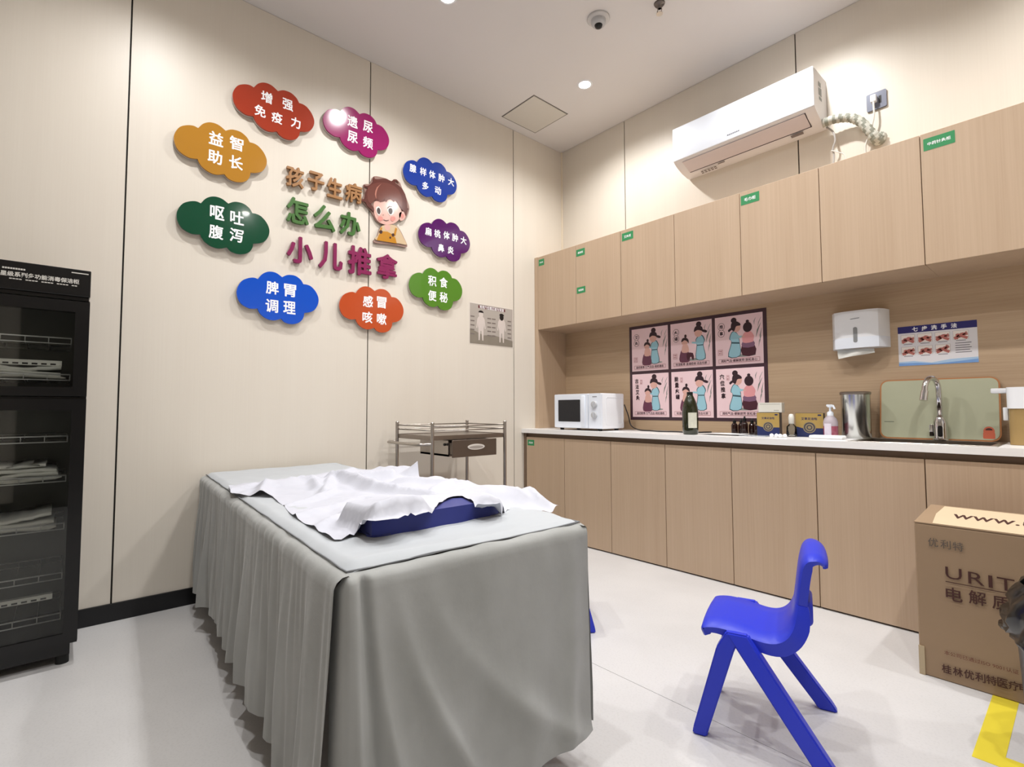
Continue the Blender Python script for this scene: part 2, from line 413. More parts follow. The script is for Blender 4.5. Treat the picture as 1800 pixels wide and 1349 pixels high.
# base cabinets
pos = ['leftmost', 'second', 'third', 'rightmost']
base_desc = ['oak base cabinet at the left end with a green label on its door', 'oak base cabinet under the tall green bottle, hidden below by the bed corner',
             'oak base cabinet left of the cardboard carton, behind the blue chair', 'oak base cabinet behind the cardboard carton']
for i in range(4):
    x0, xm, x1 = LX[2*i], LX[2*i+1], LX[2*i+2]
    t = empty('base_cabinet', base_desc[i], 'cabinet', ((x0+x1)/2, -0.23, 0), group='oak base cabinets under the worktop')
    o = t.location
    L = lambda a: a-o.x
    q = B(); xa = 0.0 if i == 0 else x0
    if i < 2: box(q, L(xa)+0.001, L(x1), -0.440+0.23, 0.23-0.001, 0.03, 0.764)
    else:
        box(q, L(xa)+0.001, L(x1), -0.440+0.23, 0.23-0.001, 0.03, 0.60); box(q, L(xa)+0.001, L(x1), -0.4385+0.23, -0.4385+0.228, 0.60, 0.764)
        box(q, L(xa)+0.001, L(xa)+0.018, -0.438+0.23, 0.229, 0.60, 0.764) if i == 2 else box(q, L(x1)-0.018, L(x1), -0.438+0.23, 0.229, 0.60, 0.764)
    box(q, L(xa)+0.001, L(x1), -0.40+0.23, 0.20, 0.0, 0.03, mi=1)
    if i == 0: box(q, L(0.001), L(0.027), -0.46+0.23, -0.44+0.23, 0.0, 0.764, mi=0)
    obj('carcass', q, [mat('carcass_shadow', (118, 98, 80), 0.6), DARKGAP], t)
    for a, c in ((x0, xm), (xm, x1)):
        q = B(); box(q, L(a)+0.0018, L(c)-0.0018, -0.460+0.23, -0.4405+0.23, 0.008, 0.733, 0.0012, 1)
        dd = obj('door', q, WOODV, t)
        if i == 0 and a == x0:
            sticker(dd, L(0.045), L(0.118), 0.668, 0.712, -0.460+0.23, '药品柜', 'small green label with white characters')
# worktop with sink cut-out
SX0, SX1, SY0, SY1 = 2.215, 2.70, -0.44, -0.115
q = B(); ZT = 0.796
for (a, c, d, e) in ((0.001, SX0, -0.485, -0.001), (SX1, 3.31, -0.485, -0.001), (SX0, SX1, -0.485, SY0), (SX0, SX1, SY1, -0.001)):
    box(q, a, c, d, e, ZT-0.031, ZT)
bmesh.ops.remove_doubles(q, verts=q.verts, dist=0.0001)
wt = obj('worktop', q, mat('white_quartz', (242, 241, 240), 0.25, var=0.03, scale=60)); tag(wt, 'long white stone worktop over the base cabinets', 'worktop')
t = empty('kitchen_sink', 'stainless steel sink set into the worktop below the tap', 'sink', ((SX0+SX1)/2, (SY0+SY1)/2, ZT))
hx, hy = (SX1-SX0)/2, (SY1-SY0)/2
q = B()
for (a, c, d, e) in ((-hx-0.012, hx+0.012, hy-0.012, hy+0.012), (-hx-0.012, hx+0.012, -hy-0.012, -hy+0.012), (-hx-0.012, -hx+0.012, -hy+0.012, hy-0.012), (hx-0.012, hx+0.012, -hy+0.012, hy-0.012)):
    box(q, a, c, d, e, 0.0, 0.003, 0.001, 1)
obj('rim', q, STEEL, t)
q = B(); fs = box(q, -hx+0.004, hx-0.004, -hy+0.004, hy-0.004, -0.18, 0.001)
bmesh.ops.delete(q, geom=[f for f in fs if f.is_valid and f.normal.z > 0.9 or (f.calc_center_median().z > -0.005)], context='FACES')
obj('basin', q, STEELD, t)
q = B(); lathe(q, [(0, -0.178), (0.03, -0.178), (0.035, -0.1795)], 20); obj('drain', q, CHROME, t)
# tap
t = empty('basin_tap', 'chrome swan-neck tap with a black sensor on its column', 'tap', (2.487, -0.105, ZT))
q = B(); lathe(q, [(0, 0), (0.030, 0), (0.030, 0.006), (0.026, 0.010), (0.026, 0.085), (0.016, 0.11), (0.0, 0.11)], 24); obj('body', q, CHROME, t, autos=40)
q = B()
pth = [(0, 0, 0.10), (0, 0, 0.22)] + [(-0.018*(1-math.cos(a)), -0.045*(1-math.cos(a)), 0.235+0.058*math.sin(a)) for a in [math.radians(k) for k in range(15, 181, 15)]] + [(-0.037, -0.094, 0.222)]
tube(q, pth, 0.0115, 14); obj('spout', q, CHROME, t, smooth=True)
q = B(); cyl(q, (-0.036, -0.091, 0.232), (-0.041, -0.101, 0.188), 0.0145, 0.0155, 16); obj('aerator', q, CHROME, t, autos=40)
q = B(); fr = Fr((0.003, -0.0265, 0.045), (0.97, 0.24, 0), (0, 0, 1)); prism(q, fr, rrect(-0.009, 0.009, -0.026, 0.026, 0.008, 4), 0, 0.002); obj('sensor', q, BLACKP, t)
q = B(); box(q, -0.040, -0.026, -0.008, 0.008, 0.02, 0.075, 0.003); obj('lever', q, CHROME, t, autos=40)

# tall side panel + upper cabinets + back panel
q = B(); box(q, 0.001, 0.0395, -0.335, -0.001, ZT+0.0005, 2.178, 0.0008, 1)
tag(obj('side_panel', q, WOODV), 'upright oak end panel between the worktop and upper cabinets', 'panel')
q = B(); box(q, 0.040, 3.31, -0.012, -0.001, ZT+0.0005, 1.585)
tag(obj('back_panel', q, WOODH), 'oak splashback panel with horizontal grain above the worktop', 'panel')
up_desc = ['oak wall cabinet at the left end with three small green labels', 'oak wall cabinet above the picture poster, with one green label',
           'oak wall cabinet above the towel dispenser, a green label at its left neighbour seam', 'oak wall cabinet at the right edge with a large green label']
stk = {0: [(0.052, 0.113, 2.100, 2.152, '耗材柜')], 1: [(0.452, 0.535, 2.085, 2.137, '器械柜'), (0.455, 0.537, 1.805, 1.852, '被服柜')],
       2: [(0.868, 0.960, 2.098, 2.152, '艾灸柜')], 3: [(1.688, 1.79, 2.100, 2.155, '毛巾柜')] }
stk = {0: stk[0], 1: stk[1], 2: stk[2], 3: [], 4: [], 5: [], 6: [], 7: []}
# the 4th green label sits on the door that starts at 1.68 (index 4), the big one on the door at 2.495 (index 6)
stk[4] = [(1.688, 1.790, 2.098, 2.152, '毛巾柜')]
stk[6] = [(2.507, 2.615, 2.095, 2.150, '中药针灸柜')]
up_desc = ['oak wall cabinet at the left end with three small green labels', 'oak wall cabinet above the poster, with one green label at its upper left',
           'oak wall cabinet above the paper towel dispenser, with one green label', 'oak wall cabinet at the right edge with the large green label']
for i in range(4):
    x0, xm, x1 = UX[2*i], UX[2*i+1], UX[2*i+2]
    t = empty('wall_cabinet', up_desc[i], 'cabinet', ((x0+x1)/2, 0, 1.585), group='oak wall cabinets')
    ox = t.location.x
    q = B(); box(q, x0-ox+0.0005, x1-ox-0.0005, -0.316, -0.001, 0.0, 0.59)
    obj('carcass', q, WOODV, t)
    for k, (a, c) in enumerate(((x0, xm), (xm, x1))):
        q = B(); box(q, a-ox+0.0015, c-ox-0.0015, -0.335, -0.3165, 0.0, 0.59, 0.0012, 1)
        dd = obj('door', q, WOODV, t)
        for s in stk[2*i+k]:
            sticker(dd, s[0]-ox, s[1]-ox, s[2]-1.585, s[3]-1.585, -0.335, s[4], 'green label with white characters')

# ================================================================== AIR CONDITIONER
AX0, AX1 = 1.193, 2.036
t = empty('air_conditioner', 'white split air conditioner on the wall above the cabinets', 'air conditioner', ((AX0+AX1)/2, 0, 2.52))
ha = (AX1-AX0)/2
prof = [(0, 0.0), (-0.03, -0.002), (-0.10, 0.010), (-0.150, 0.028), (-0.185, 0.046), (-0.200, 0.056), (-0.203, 0.065), (-0.203, 0.262), (-0.196, 0.273), (-0.18, 0.276), (0, 0.276)]
q = B()
A = [q.verts.new((-ha, min(y, -0.001), z)) for y, z in prof]; C = [q.verts.new((ha, min(y, -0.001), z)) for y, z in prof]
q.faces.new(A); q.faces.new(C[::-1])
for i in range(len(prof)): q.faces.new((A[i], C[i], C[(i+1) % len(prof)], A[(i+1) % len(prof)]))
bmesh.ops.recalc_face_normals(q, faces=q.faces)
obj('casing', q, mat('ac_white', (222, 220, 222), 0.35, var=0.01), t, autos=35)
q = B(); box(q, -ha-0.0005, ha+0.0005, -0.209, -0.196, 0.058, 0.277, 0.004, 2); obj('front_panel', q, WHITEG, t, autos=35)
# louvre flap lying on the sloped underside
a0, a1 = Vector((0, -0.190, 0.0465)), Vector((0, -0.085, 0.0035))
d = (a1-a0).normalized(); frl = Fr((0, a0.y, a0.z), (1, 0, 0), (0, d.y, d.z)); frl.N = -frl.N if frl.N.z > 0 else frl.N
q = B(); prism(q, frl, rrect(-ha+0.055, ha-0.055, 0.004, 0.103, 0.003, 2), 0.0, 0.004); obj('louvre', q, mat('ac_louvre', (205, 196, 198), 0.4, var=0.01), t)
q = B(); prism(q, frl, [(-ha+0.055, 0.103), (ha-0.055, 0.103), (ha-0.055, 0.110), (-ha+0.055, 0.110)], -0.001, 0.0025)
prism(q, frl, [(ha-0.055, 0.004), (ha-0.051, 0.004), (ha-0.051, 0.110), (ha-0.055, 0.110)], -0.001, 0.0025); obj('louvre_gap', q, mat('ac_gap', (60, 48, 52), 0.7), t)
frf = Fr((0, -0.2095, 0), (1, 0, 0), (0, 0, 1))
q = B()
for k in range(7): prism(q, frf, [(-0.055+k*0.011, 0.084), (-0.047+k*0.011, 0.084), (-0.047+k*0.011, 0.091), (-0.055+k*0.011, 0.091)], 0, 0.0005)
obj('maker_badge', q, mat('badge_grey', (150, 152, 160), 0.3, 0.5), t)
q = B()
for k in range(5):
    for j in range(2): prism(q, frl, [(-ha+0.12+k*0.022, 0.130+j*0.013), (-ha+0.136+k*0.022, 0.130+j*0.013), (-ha+0.136+k*0.022, 0.138+j*0.013), (-ha+0.12+k*0.022, 0.138+j*0.013)], 0.004, 0.0046)
prism(q, frl, [(-ha+0.24, 0.118), (-ha+0.285, 0.118), (-ha+0.285, 0.126), (-ha+0.24, 0.126)], 0.002, 0.0026)
prism(q, frl, [(ha-0.165, 0.118), (ha-0.100, 0.118), (ha-0.100, 0.136), (ha-0.165, 0.136)], 0.002, 0.0026)
obj('rating_print', q, mat('print_grey', (120, 110, 108), 0.5), t)
frs = Fr((ha+0.0006, 0, 0), (0, 1, 0), (0, 0, 1))
q = B()
for (a, c, d, e) in ((-0.130, -0.095, 0.200, 0.225), (-0.130, -0.112, 0.150, 0.190), (-0.105, -0.085, 0.15, 0.195), (-0.125, -0.085, 0.125, 0.142)): prism(q, frs, [(a, d), (c, d), (c, e), (a, e)], 0, 0.0006)
obj('side_label', q, mat('print_grey2', (140, 146, 144), 0.5), t)
# pipe bundle, wrapped with tape
pts = smooth_path([on_y(1446, 217, -0.075), on_y(1466, 210, -0.07), on_y(1492, 207, -0.06), (on_y(1512, 214, -0.055)), on_y(1530, 232, -0.05), on_y(1543, 247, -0.03), on_y(1549, 240, -0.005)], 9)
q = B(); n = len(pts); tube(q, pts, 0.02, 12, radii=[0.022+0.0025*((i % 3) == 0)+(0.004 if i > n*0.7 else 0) for i in range(n)])
for f in q.faces: f.material_index = 1 if int(f.calc_center_median().x*60) % 2 else 0
tag(obj('refrigerant_pipe', q, [mat('pipe_wrap', (188, 188, 178), 0.6, var=0.1), mat('pipe_wrap_dark', (138, 140, 128), 0.6, var=0.15)], smooth=True), 'taped refrigerant pipe bundle bending from the air conditioner into the wall', 'pipe')
t = empty('power_socket', 'grey wall socket with a white plug above the cabinets', 'socket', (2.270, 0, 2.575))
q = B(); frw = Fr((0, -0.0005, 0), (1, 0, -0.0), (0.0, 0, 1)); prism(q, frw, rrect(-0.044, 0.044, -0.046, 0.046, 0.006, 3), 0, 0.009); obj('faceplate', q, mat('socket_grey', (112, 116, 130), 0.3, 0.3), t)
q = B(); box(q, -0.022, 0.004, -0.038, -0.009, -0.012, 0.026, 0.004); obj('plug', q, WHITEP, t, autos=40)
q = B(); box(q, 0.010, 0.022, -0.0105, -0.009, -0.02, 0.02); obj('switch', q, BLACKP, t)
def cable(name, label, pts, r, m, cat='cable', sub=6):
    q = B(); tube(q, smooth_path(pts, sub), r, 8); return tag(obj(name, q, m, smooth=True), label, cat)
WC = mat('white_cable', (215, 212, 206), 0.5)
cable('socket_cable', 'white cable hanging from the wall plug down behind the cabinets', [(2.262, -0.034, 2.56), on_y(1536, 205, -0.035), on_y(1529, 235, -0.03), on_y(1521, 262, -0.03), (2.235, -0.03, 2.18)], 0.0045, WC)
cable('drain_hose', 'thin grey hose curling below the air conditioner', [on_y(1453, 224, -0.05), on_y(1464, 232, -0.05), on_y(1468, 247, -0.05), on_y(1464, 262, -0.05), on_y(1466, 278, -0.05), (2.06, -0.06, 2.19)], 0.005, mat('hose_grey', (170, 166, 162), 0.5))
cable('signal_wire', 'short thin white wire branching off the grey hose', [on_y(1461, 265, -0.06), on_y(1474, 268, -0.055), on_y(1486, 276, -0.05), (2.13, -0.05, 2.19)], 0.003, WC)

# ================================================================== CLOUD SIGNS
Z5 = lambda a, c: (280+a/5.0, 330+c/5.0)
lobes = [[(365, 130), (325, 113), (270, 112), (205, 132), (162, 185), (150, 240), (165, 300), (205, 355), (275, 395), (320, 404), (360, 405)],
         [(360, 405), (375, 438), (405, 475), (465, 514), (530, 530), (597, 520)],
         [(597, 520), (632, 556), (690, 578), (750, 578), (795, 560), (820, 525), (828, 487)],
         [(828, 487), (890, 482), (935, 462), (965, 415), (970, 360), (945, 300), (900, 248), (860, 226), (820, 217)],
         [(820, 217), (795, 175), (745, 135), (690, 119), (650, 119), (608, 133)],
         [(608, 133), (555, 92), (505, 73), (455, 71), (405, 90), (365, 130)]]
cl = []
for lb in lobes:
    P = [on_x(*Z5(*p), 0.03) for p in lb]
    s = sm2([(v.y, v.z) for v in P], 3); cl += s[:-1]
cyy = (min(p[0] for p in cl)+max(p[0] for p in cl))/2; czz = (min(p[1] for p in cl)+max(p[1] for p in cl))/2
CLOUD = [(p[0]-cyy, p[1]-czz) for p in cl]
clouds = [
 ('red-brown', (160, 54, 30), (-2.350, 2.608), 'above the orange-yellow cloud at the top of the wall', [('增', 469, 171), ('强', 506, 184), ('免', 457.5, 195), ('疫', 487, 207), ('力', 520, 216)], .068),
 ('mustard', (174, 122, 38), (-2.603, 2.288), 'at the far left, above the dark green cloud', [('益', 380, 244), ('智', 416, 252.5), ('助', 378, 276), ('长', 415, 286)], .078),
 ('magenta', (150, 22, 98), (-1.870, 2.664), 'across the wall joint at the top', [('遗', 620, 214), ('尿', 647, 223), ('尿', 620, 241), ('频', 647, 251)], .078),
 ('dark blue', (10, 54, 152), (-1.338, 2.523), 'at the upper right of the sign group', [('腺', 726, 296), ('样', 744, 302), ('体', 760, 307), ('肿', 776, 313), ('大', 793, 320), ('多', 748, 327), ('动', 770, 335)], .060),
 ('purple', (80, 16, 92), (-1.220, 2.128), 'at the right of the cartoon child', [('扁', 753, 407), ('桃', 769, 411), ('体', 785, 414), ('肿', 800, 418), ('大', 815, 423), ('鼻', 775.5, 436), ('炎', 792.5, 440)], .060),
 ('leaf green', (78, 128, 34), (-1.288, 1.772), 'below the purple cloud', [('积', 760, 494), ('食', 780, 497), ('便', 760, 520), ('秘', 780, 523)], .078),
 ('bright blue', (0, 78, 196), (-2.308, 1.565), 'at the bottom left of the sign group', [('脾', 479, 506), ('胃', 510, 511), ('调', 478, 538), ('理', 509, 541)], .078),
 ('orange', (186, 76, 36), (-1.756, 1.571), 'across the wall joint at the bottom', [('感', 647, 530), ('冒', 671, 532), ('咳', 646, 558), ('嗽', 671, 561)], .078),
 ('dark green', (6, 70, 46), (-2.582, 1.906), 'at the left, below the mustard cloud', [('呕', 382, 374), ('吐', 417, 383), ('腹', 380, 408), ('泻', 416, 414)], .078)]
for cn, rgb, (cy_, cz_), where, chars, cs in clouds:
    t = empty('cloud_sign', f'{cn} cloud-shaped sign with white characters {where}', 'sign', (0, cy_, cz_), group='cloud-shaped wall signs')
    q = B(); prism(q, WA, CLOUD, 0.004, 0.016)
    obj('backing_board', q, mat('sign_backing', (196, 186, 180), 0.3, var=0.02), t)
    q = B(); prism(q, WA, [(a*0.995, c*0.995) for a, c in CLOUD], 0.016, 0.026)
    obj('face_board', q, mat('sign_'+cn, rgb, 0.12, var=0.02, coat=0.3), t)
    for ch, px, py in chars:
        q = B(); P = on_x(px, py, 0.027)
        put_text(q, WA, ch, P.y-cy_, P.z-cz_, height=cs*0.92, width=cs*0.92*(0.92 if ch not in '力' else 0.85), w=0.0265, off=0.024, res=2)
        obj('character', q, WHITEI, t)

# raised letters: (char, centre px, width px, height px)
def raised(ch, px, py, wpx, hpx, m, label, off, name='sign_character'):
    X = 0.024
    P = on_x(px, py, X); wd = (on_x(px+wpx/2, py, X)-on_x(px-wpx/2, py, X)).y; hd = (on_x(px, py-hpx/2, X)-on_x(px, py+hpx/2, X)).z
    q = B(); put_text(q, WA, ch, 0, 0, width=wd, height=hd, w=0.008, off=off, depth=0.018, res=2)
    o = obj(name, q, m, loc=(0, P.y, P.z)); tag(o, label, 'letter', 'raised characters in the middle of the sign group')
    return o
GOLD = mat('gold_letter', (156, 112, 68), 0.35, var=0.05); GRN = mat('green_letter', (62, 106, 44), 0.35, var=0.04); MGN = mat('magenta_letter', (128, 20, 78), 0.3, var=0.03)
for ch, px, py, wpx, hpx, k in (('孩', 519, 311, 31, 36, 'first'), ('子', 556, 319, 29, 33, 'second'), ('生', 589, 331, 27, 35, 'third'), ('病', 622, 339, 29, 34, 'last')):
    raised(ch, px, py, wpx, hpx, GOLD, f'gold raised Chinese character, {k} of the top row', 0.025)
for ch, px, py, wpx, hpx, k in (('怎', 524, 371, 39, 45, 'first'), ('么', 571, 383, 38, 44, 'middle'), ('办', 616, 394, 36, 41, 'last')):
    raised(ch, px, py, wpx, hpx, GRN, f'green raised Chinese character, {k} of the second row', 0.028)
for ch, px, py, wpx, hpx, k in (('小', 528, 440, 46, 47, 'first'), ('儿', 582, 450, 42, 48, 'second'), ('推', 633, 459, 41, 50, 'third'), ('拿', 681, 469, 36, 44, 'last')):
    raised(ch, px, py, wpx, hpx, MGN, f'magenta raised Chinese character, {k} of the bottom row', 0.028)

# ---- cartoon child plaque (coordinates read off the wall plane)
ZF = lambda a, c: (480+a/5.865, 270+c/5.865)
FO = on_x(*ZF(1190, 600), 0.02)
t = empty('cartoon_child_plaque', 'cut-out plaque of a brown-haired cartoon child in yellow dungarees', 'sign', (0, FO.y, FO.z))
def F2(pts, X): return [((lambda P: (P.y-FO.y, P.z-FO.z))(on_x(*ZF(*p), X))) for p in pts]
def layer(name, shapes, m, w0, w1, sub=4):
    q = B()
    for sh in shapes:
        pts = F2(sh, w1)
        prism(q, WA, sm2(pts, sub, True) if sub else pts, w0, w1)
    return obj(name, q, m, t)
hair = [(1040, 235), (1052, 262), (1100, 262), (1160, 258), (1220, 285), (1240, 268), (1275, 268), (1298, 300), (1285, 300), (1265, 282), (1262, 305), (1320, 350), (1362, 420), (1380, 500), (1384, 560), (1405, 572), (1385, 585), (1372, 650), (1350, 600), (1310, 560), (1250, 470), (1180, 480), (1120, 500), (1040, 480), (1010, 520), (1040, 560), (1040, 600), (1010, 575), (975, 545), (950, 500), (918, 490), (915, 470), (945, 465), (950, 400), (975, 355), (940, 345), (935, 320), (955, 332), (985, 330), (1030, 290), (1028, 260)]
headb = [(1040, 235), (1160, 256), (1220, 285), (1298, 290), (1330, 355), (1382, 480), (1405, 572), (1370, 660), (1340, 690), (1290, 690), (1230, 730), (1150, 735), (1070, 700), (1040, 650), (1005, 590), (945, 520), (918, 475), (945, 400), (935, 320), (1000, 310)]
SK = mat('print_skin', (216, 172, 160), 0.12, var=0.02, coat=0.3)
layer('head_board', [headb], mat('plaque_back', (150, 120, 110), 0.3, var=0.02), 0.004, 0.016)
layer('body_board', [[(1150, 735), (1260, 740), (1310, 790), (1350, 870), (1382, 940), (1370, 968), (1290, 952), (1180, 935), (1038, 915), (1075, 850), (1100, 770)]], mat('plaque_back', None), 0.004, 0.016, 3)
layer('shirt', [[(1150, 738), (1255, 740), (1305, 792), (1345, 870), (1378, 938), (1300, 928), (1060, 890), (1082, 845), (1105, 770)]], mat('print_shirt', (204, 180, 146), 0.15, var=0.02, coat=0.3), 0.016, 0.021, 3)
layer('neck', [[(1150, 735), (1210, 745), (1200, 790), (1160, 788)]], SK, 0.021, 0.0216, 2)
layer('dungarees', [[(1105, 820), (1130, 802), (1180, 806), (1235, 836), (1262, 870), (1275, 928), (1070, 893), (1090, 840)], [(1110, 760), (1128, 765), (1110, 810), (1098, 808)], [(1262, 765), (1280, 775), (1262, 850), (1240, 842)]], mat('print_yellow', (188, 130, 40), 0.15, var=0.03, coat=0.3), 0.021, 0.0222, 0)
layer('buttons', [[(1095, 800), (1115, 790), (1130, 806), (1118, 828), (1098, 820)], [(1222, 830), (1245, 824), (1252, 846), (1232, 858)], [(1200, 860), (1215, 858), (1216, 876), (1202, 876)]], mat('print_brown', (66, 38, 34), 0.2, var=0.02), 0.0222, 0.0228, 2)
layer('face', [[(1045, 500), (1110, 480), (1200, 470), (1260, 480), (1310, 560), (1325, 620), (1290, 690), (1225, 728), (1150, 731), (1085, 700), (1048, 640), (1038, 570)], [(1300, 620), (1335, 598), (1362, 612), (1368, 650), (1345, 685), (1310, 688)]], SK, 0.016, 0.021)
layer('hair', [hair, ], mat('print_hair', (92, 50, 44), 0.15, var=0.04, coat=0.3), 0.021, 0.0225, 2)
layer('fringe', [[(1000, 330), (1080, 300), (1200, 310), (1290, 370), (1330, 470), (1325, 560), (1270, 480), (1245, 500), (1200, 460), (1165, 505), (1150, 465), (1105, 505), (1075, 460), (1050, 480), (1005, 520), (975, 470), (970, 390)]], mat('print_hair2', (106, 60, 52), 0.15, var=0.04, coat=0.3), 0.0225, 0.0231, 2)
layer('hair_strand', [[(1050, 420), (1070, 350), (1120, 310), (1110, 318), (1078, 360), (1062, 430), (1068, 470)]], mat('print_hair3', (178, 120, 104), 0.15, var=0.02), 0.0231, 0.0235, 2)
layer('eyes', [[(1062, 560), (1090, 545), (1112, 580), (1110, 620), (1088, 638), (1066, 605)], [(1182, 570), (1215, 552), (1245, 580), (1240, 622), (1210, 638), (1186, 610)]], mat('print_eyewhite', (236, 226, 220), 0.2, var=0.0), 0.0226, 0.0229)
layer('irises', [[(1076, 565), (1094, 560), (1108, 590), (1100, 625), (1080, 618), (1070, 590)], [(1196, 568), (1222, 566), (1232, 595), (1220, 625), (1200, 618), (1190, 592)]], mat('print_iris', (60, 44, 44), 0.2, var=0.0), 0.0229, 0.0233)
layer('cheeks', [[(1085, 655), (1115, 650), (1135, 675), (1115, 695), (1088, 690)], [(1215, 655), (1250, 650), (1262, 675), (1235, 698), (1212, 685)], [(1318, 630), (1340, 622), (1348, 650), (1328, 668)]], mat('print_blush', (206, 132, 122), 0.2, var=0.02), 0.0226, 0.0229)
layer('brows', [[(1178, 560), (1200, 540), (1230, 545), (1232, 552), (1202, 548), (1182, 568)], [(1140, 680), (1165, 690), (1195, 683), (1196, 688), (1165, 696), (1140, 686)], [(1130, 630), (1142, 632), (1136, 640)]], mat('print_brown', None), 0.0230, 0.0234, 0)

# small acupoint chart near the corner
t = empty('acupoint_chart', 'small grey paper chart of two standing children on the wall', 'poster', (0, -0.782, 1.576))
hw, hh = 0.207, 0.148
q = B(); prism(q, WA, [(-hw-0.004, -hh-0.004), (hw+0.004, -hh-0.004), (hw+0.004, hh+0.004), (-hw-0.004, hh+0.004)], 0.0005, 0.0015); obj('sheet_margin', q, mat('paper_white', (226, 218, 210), 0.5, var=0.01), t)
mats_c = [mat('chart_grey', (172, 164, 156), 0.4, var=0.06, scale=9), mat('chart_maroon', (92, 32, 40), 0.4), WHITEI, mat('chart_black', (20, 16, 18), 0.4), mat('chart_pale', (206, 196, 190), 0.4), mat('chart_text', (118, 108, 104), 0.4, var=0.1), mat('chart_low', (132, 124, 112), 0.5, var=0.15, scale=14)]
q = B(); prism(q, WA, [(-hw, -hh), (hw, -hh), (hw, hh), (-hw, hh)], 0.0015, 0.0019, 0)
flat(q, WA, sm2([(-hw, -hh), (hw, -hh), (hw, -0.10), (0.10, -0.085), (0.02, -0.07), (-0.08, -0.08), (-hw, -0.04)], 1), 0.0021, 6)
flat(q, WA, [(-0.13, 0.118), (0.13, 0.118), (0.13, 0.140), (-0.13, 0.140)], 0.0023, 1)
put_text(q, WA, '常用穴位图正面与背面', 0, 0.129, width=0.235, w=0.0025, off=0.02, mi=2, res=1)
def body(cx, back):
    for s in (-1, 1):
        flat(q, WA, [(cx+s*0.012, -0.12), (cx+s*0.003, -0.03), (cx+s*0.024, -0.03), (cx+s*0.022, -0.12)], 0.0023, 4)
        flat(q, WA, [(cx+s*0.026, 0.045), (cx+s*0.034, 0.04), (cx+s*0.044, -0.03), (cx+s*0.035, -0.032)], 0.0023, 4)
    flat(q, WA, sm2([(cx-0.028, 0.05), (cx+0.028, 0.05), (cx+0.022, -0.04), (cx-0.022, -0.04)], 3, True), 0.0024, 4)
    flat(q, WA, ell(cx, 0.072, 0.020, 0.024), 0.0025, 3 if back else 4)
    flat(q, WA, ell(cx, 0.086, 0.024, 0.016, a0=0, a1=180), 0.0026, 3)
    for s in (-1, 1):
        for k in range(5):
            zz = 0.055-k*0.032; u0 = cx+s*(0.060); 
            flat(q, WA, [(u0, zz-0.009), (u0+s*0.036, zz-0.009), (u0+s*0.036, zz), (u0, zz)], 0.0023, 5)
body(-0.105, False); body(0.095, True)
obj('print', q, mats_c, t)

# ================================================================== PICTURE POSTER ON THE SPLASHBACK
PX0, PX1, PZ0, PZ1 = 0.688, 1.681, 0.868, 1.559
t = empty('massage_poster', 'dark-framed poster of six pink panels with robed cartoon figures', 'poster', ((PX0+PX1)/2, -0.0122, (PZ0+PZ1)/2))
HW, HH = (PX1-PX0)/2, (PZ1-PZ0)/2
frp = Fr((0, 0, 0), (1, 0, 0), (0, 0, 1))
q = B(); prism(q, frp, [(-HW, -HH), (HW, -HH), (HW, HH), (-HW, HH)], 0.0, 0.002)
obj('frame_sheet', q, mat('poster_frame', (66, 44, 54), 0.4, var=0.05), t)
PM = [mat('poster_pink', (244, 214, 220), 0.45, var=0.03, scale=6), mat('poster_dark', (52, 30, 40), 0.45), mat('poster_teal', (158, 206, 222), 0.45, var=0.03), mat('poster_tealdark', (60, 92, 104), 0.45),
      mat('poster_skin', (226, 178, 166), 0.45), mat('poster_plum', (110, 62, 84), 0.45, var=0.1, scale=60), mat('poster_maroon', (78, 36, 50), 0.45), mat('poster_reed', (120, 124, 118), 0.45), mat('poster_red', (150, 60, 66), 0.45), mat('poster_shadow', (150, 156, 152), 0.45), mat('poster_rose', (232, 160, 164), 0.45), mat('poster_lilac', (132, 96, 124), 0.45)]
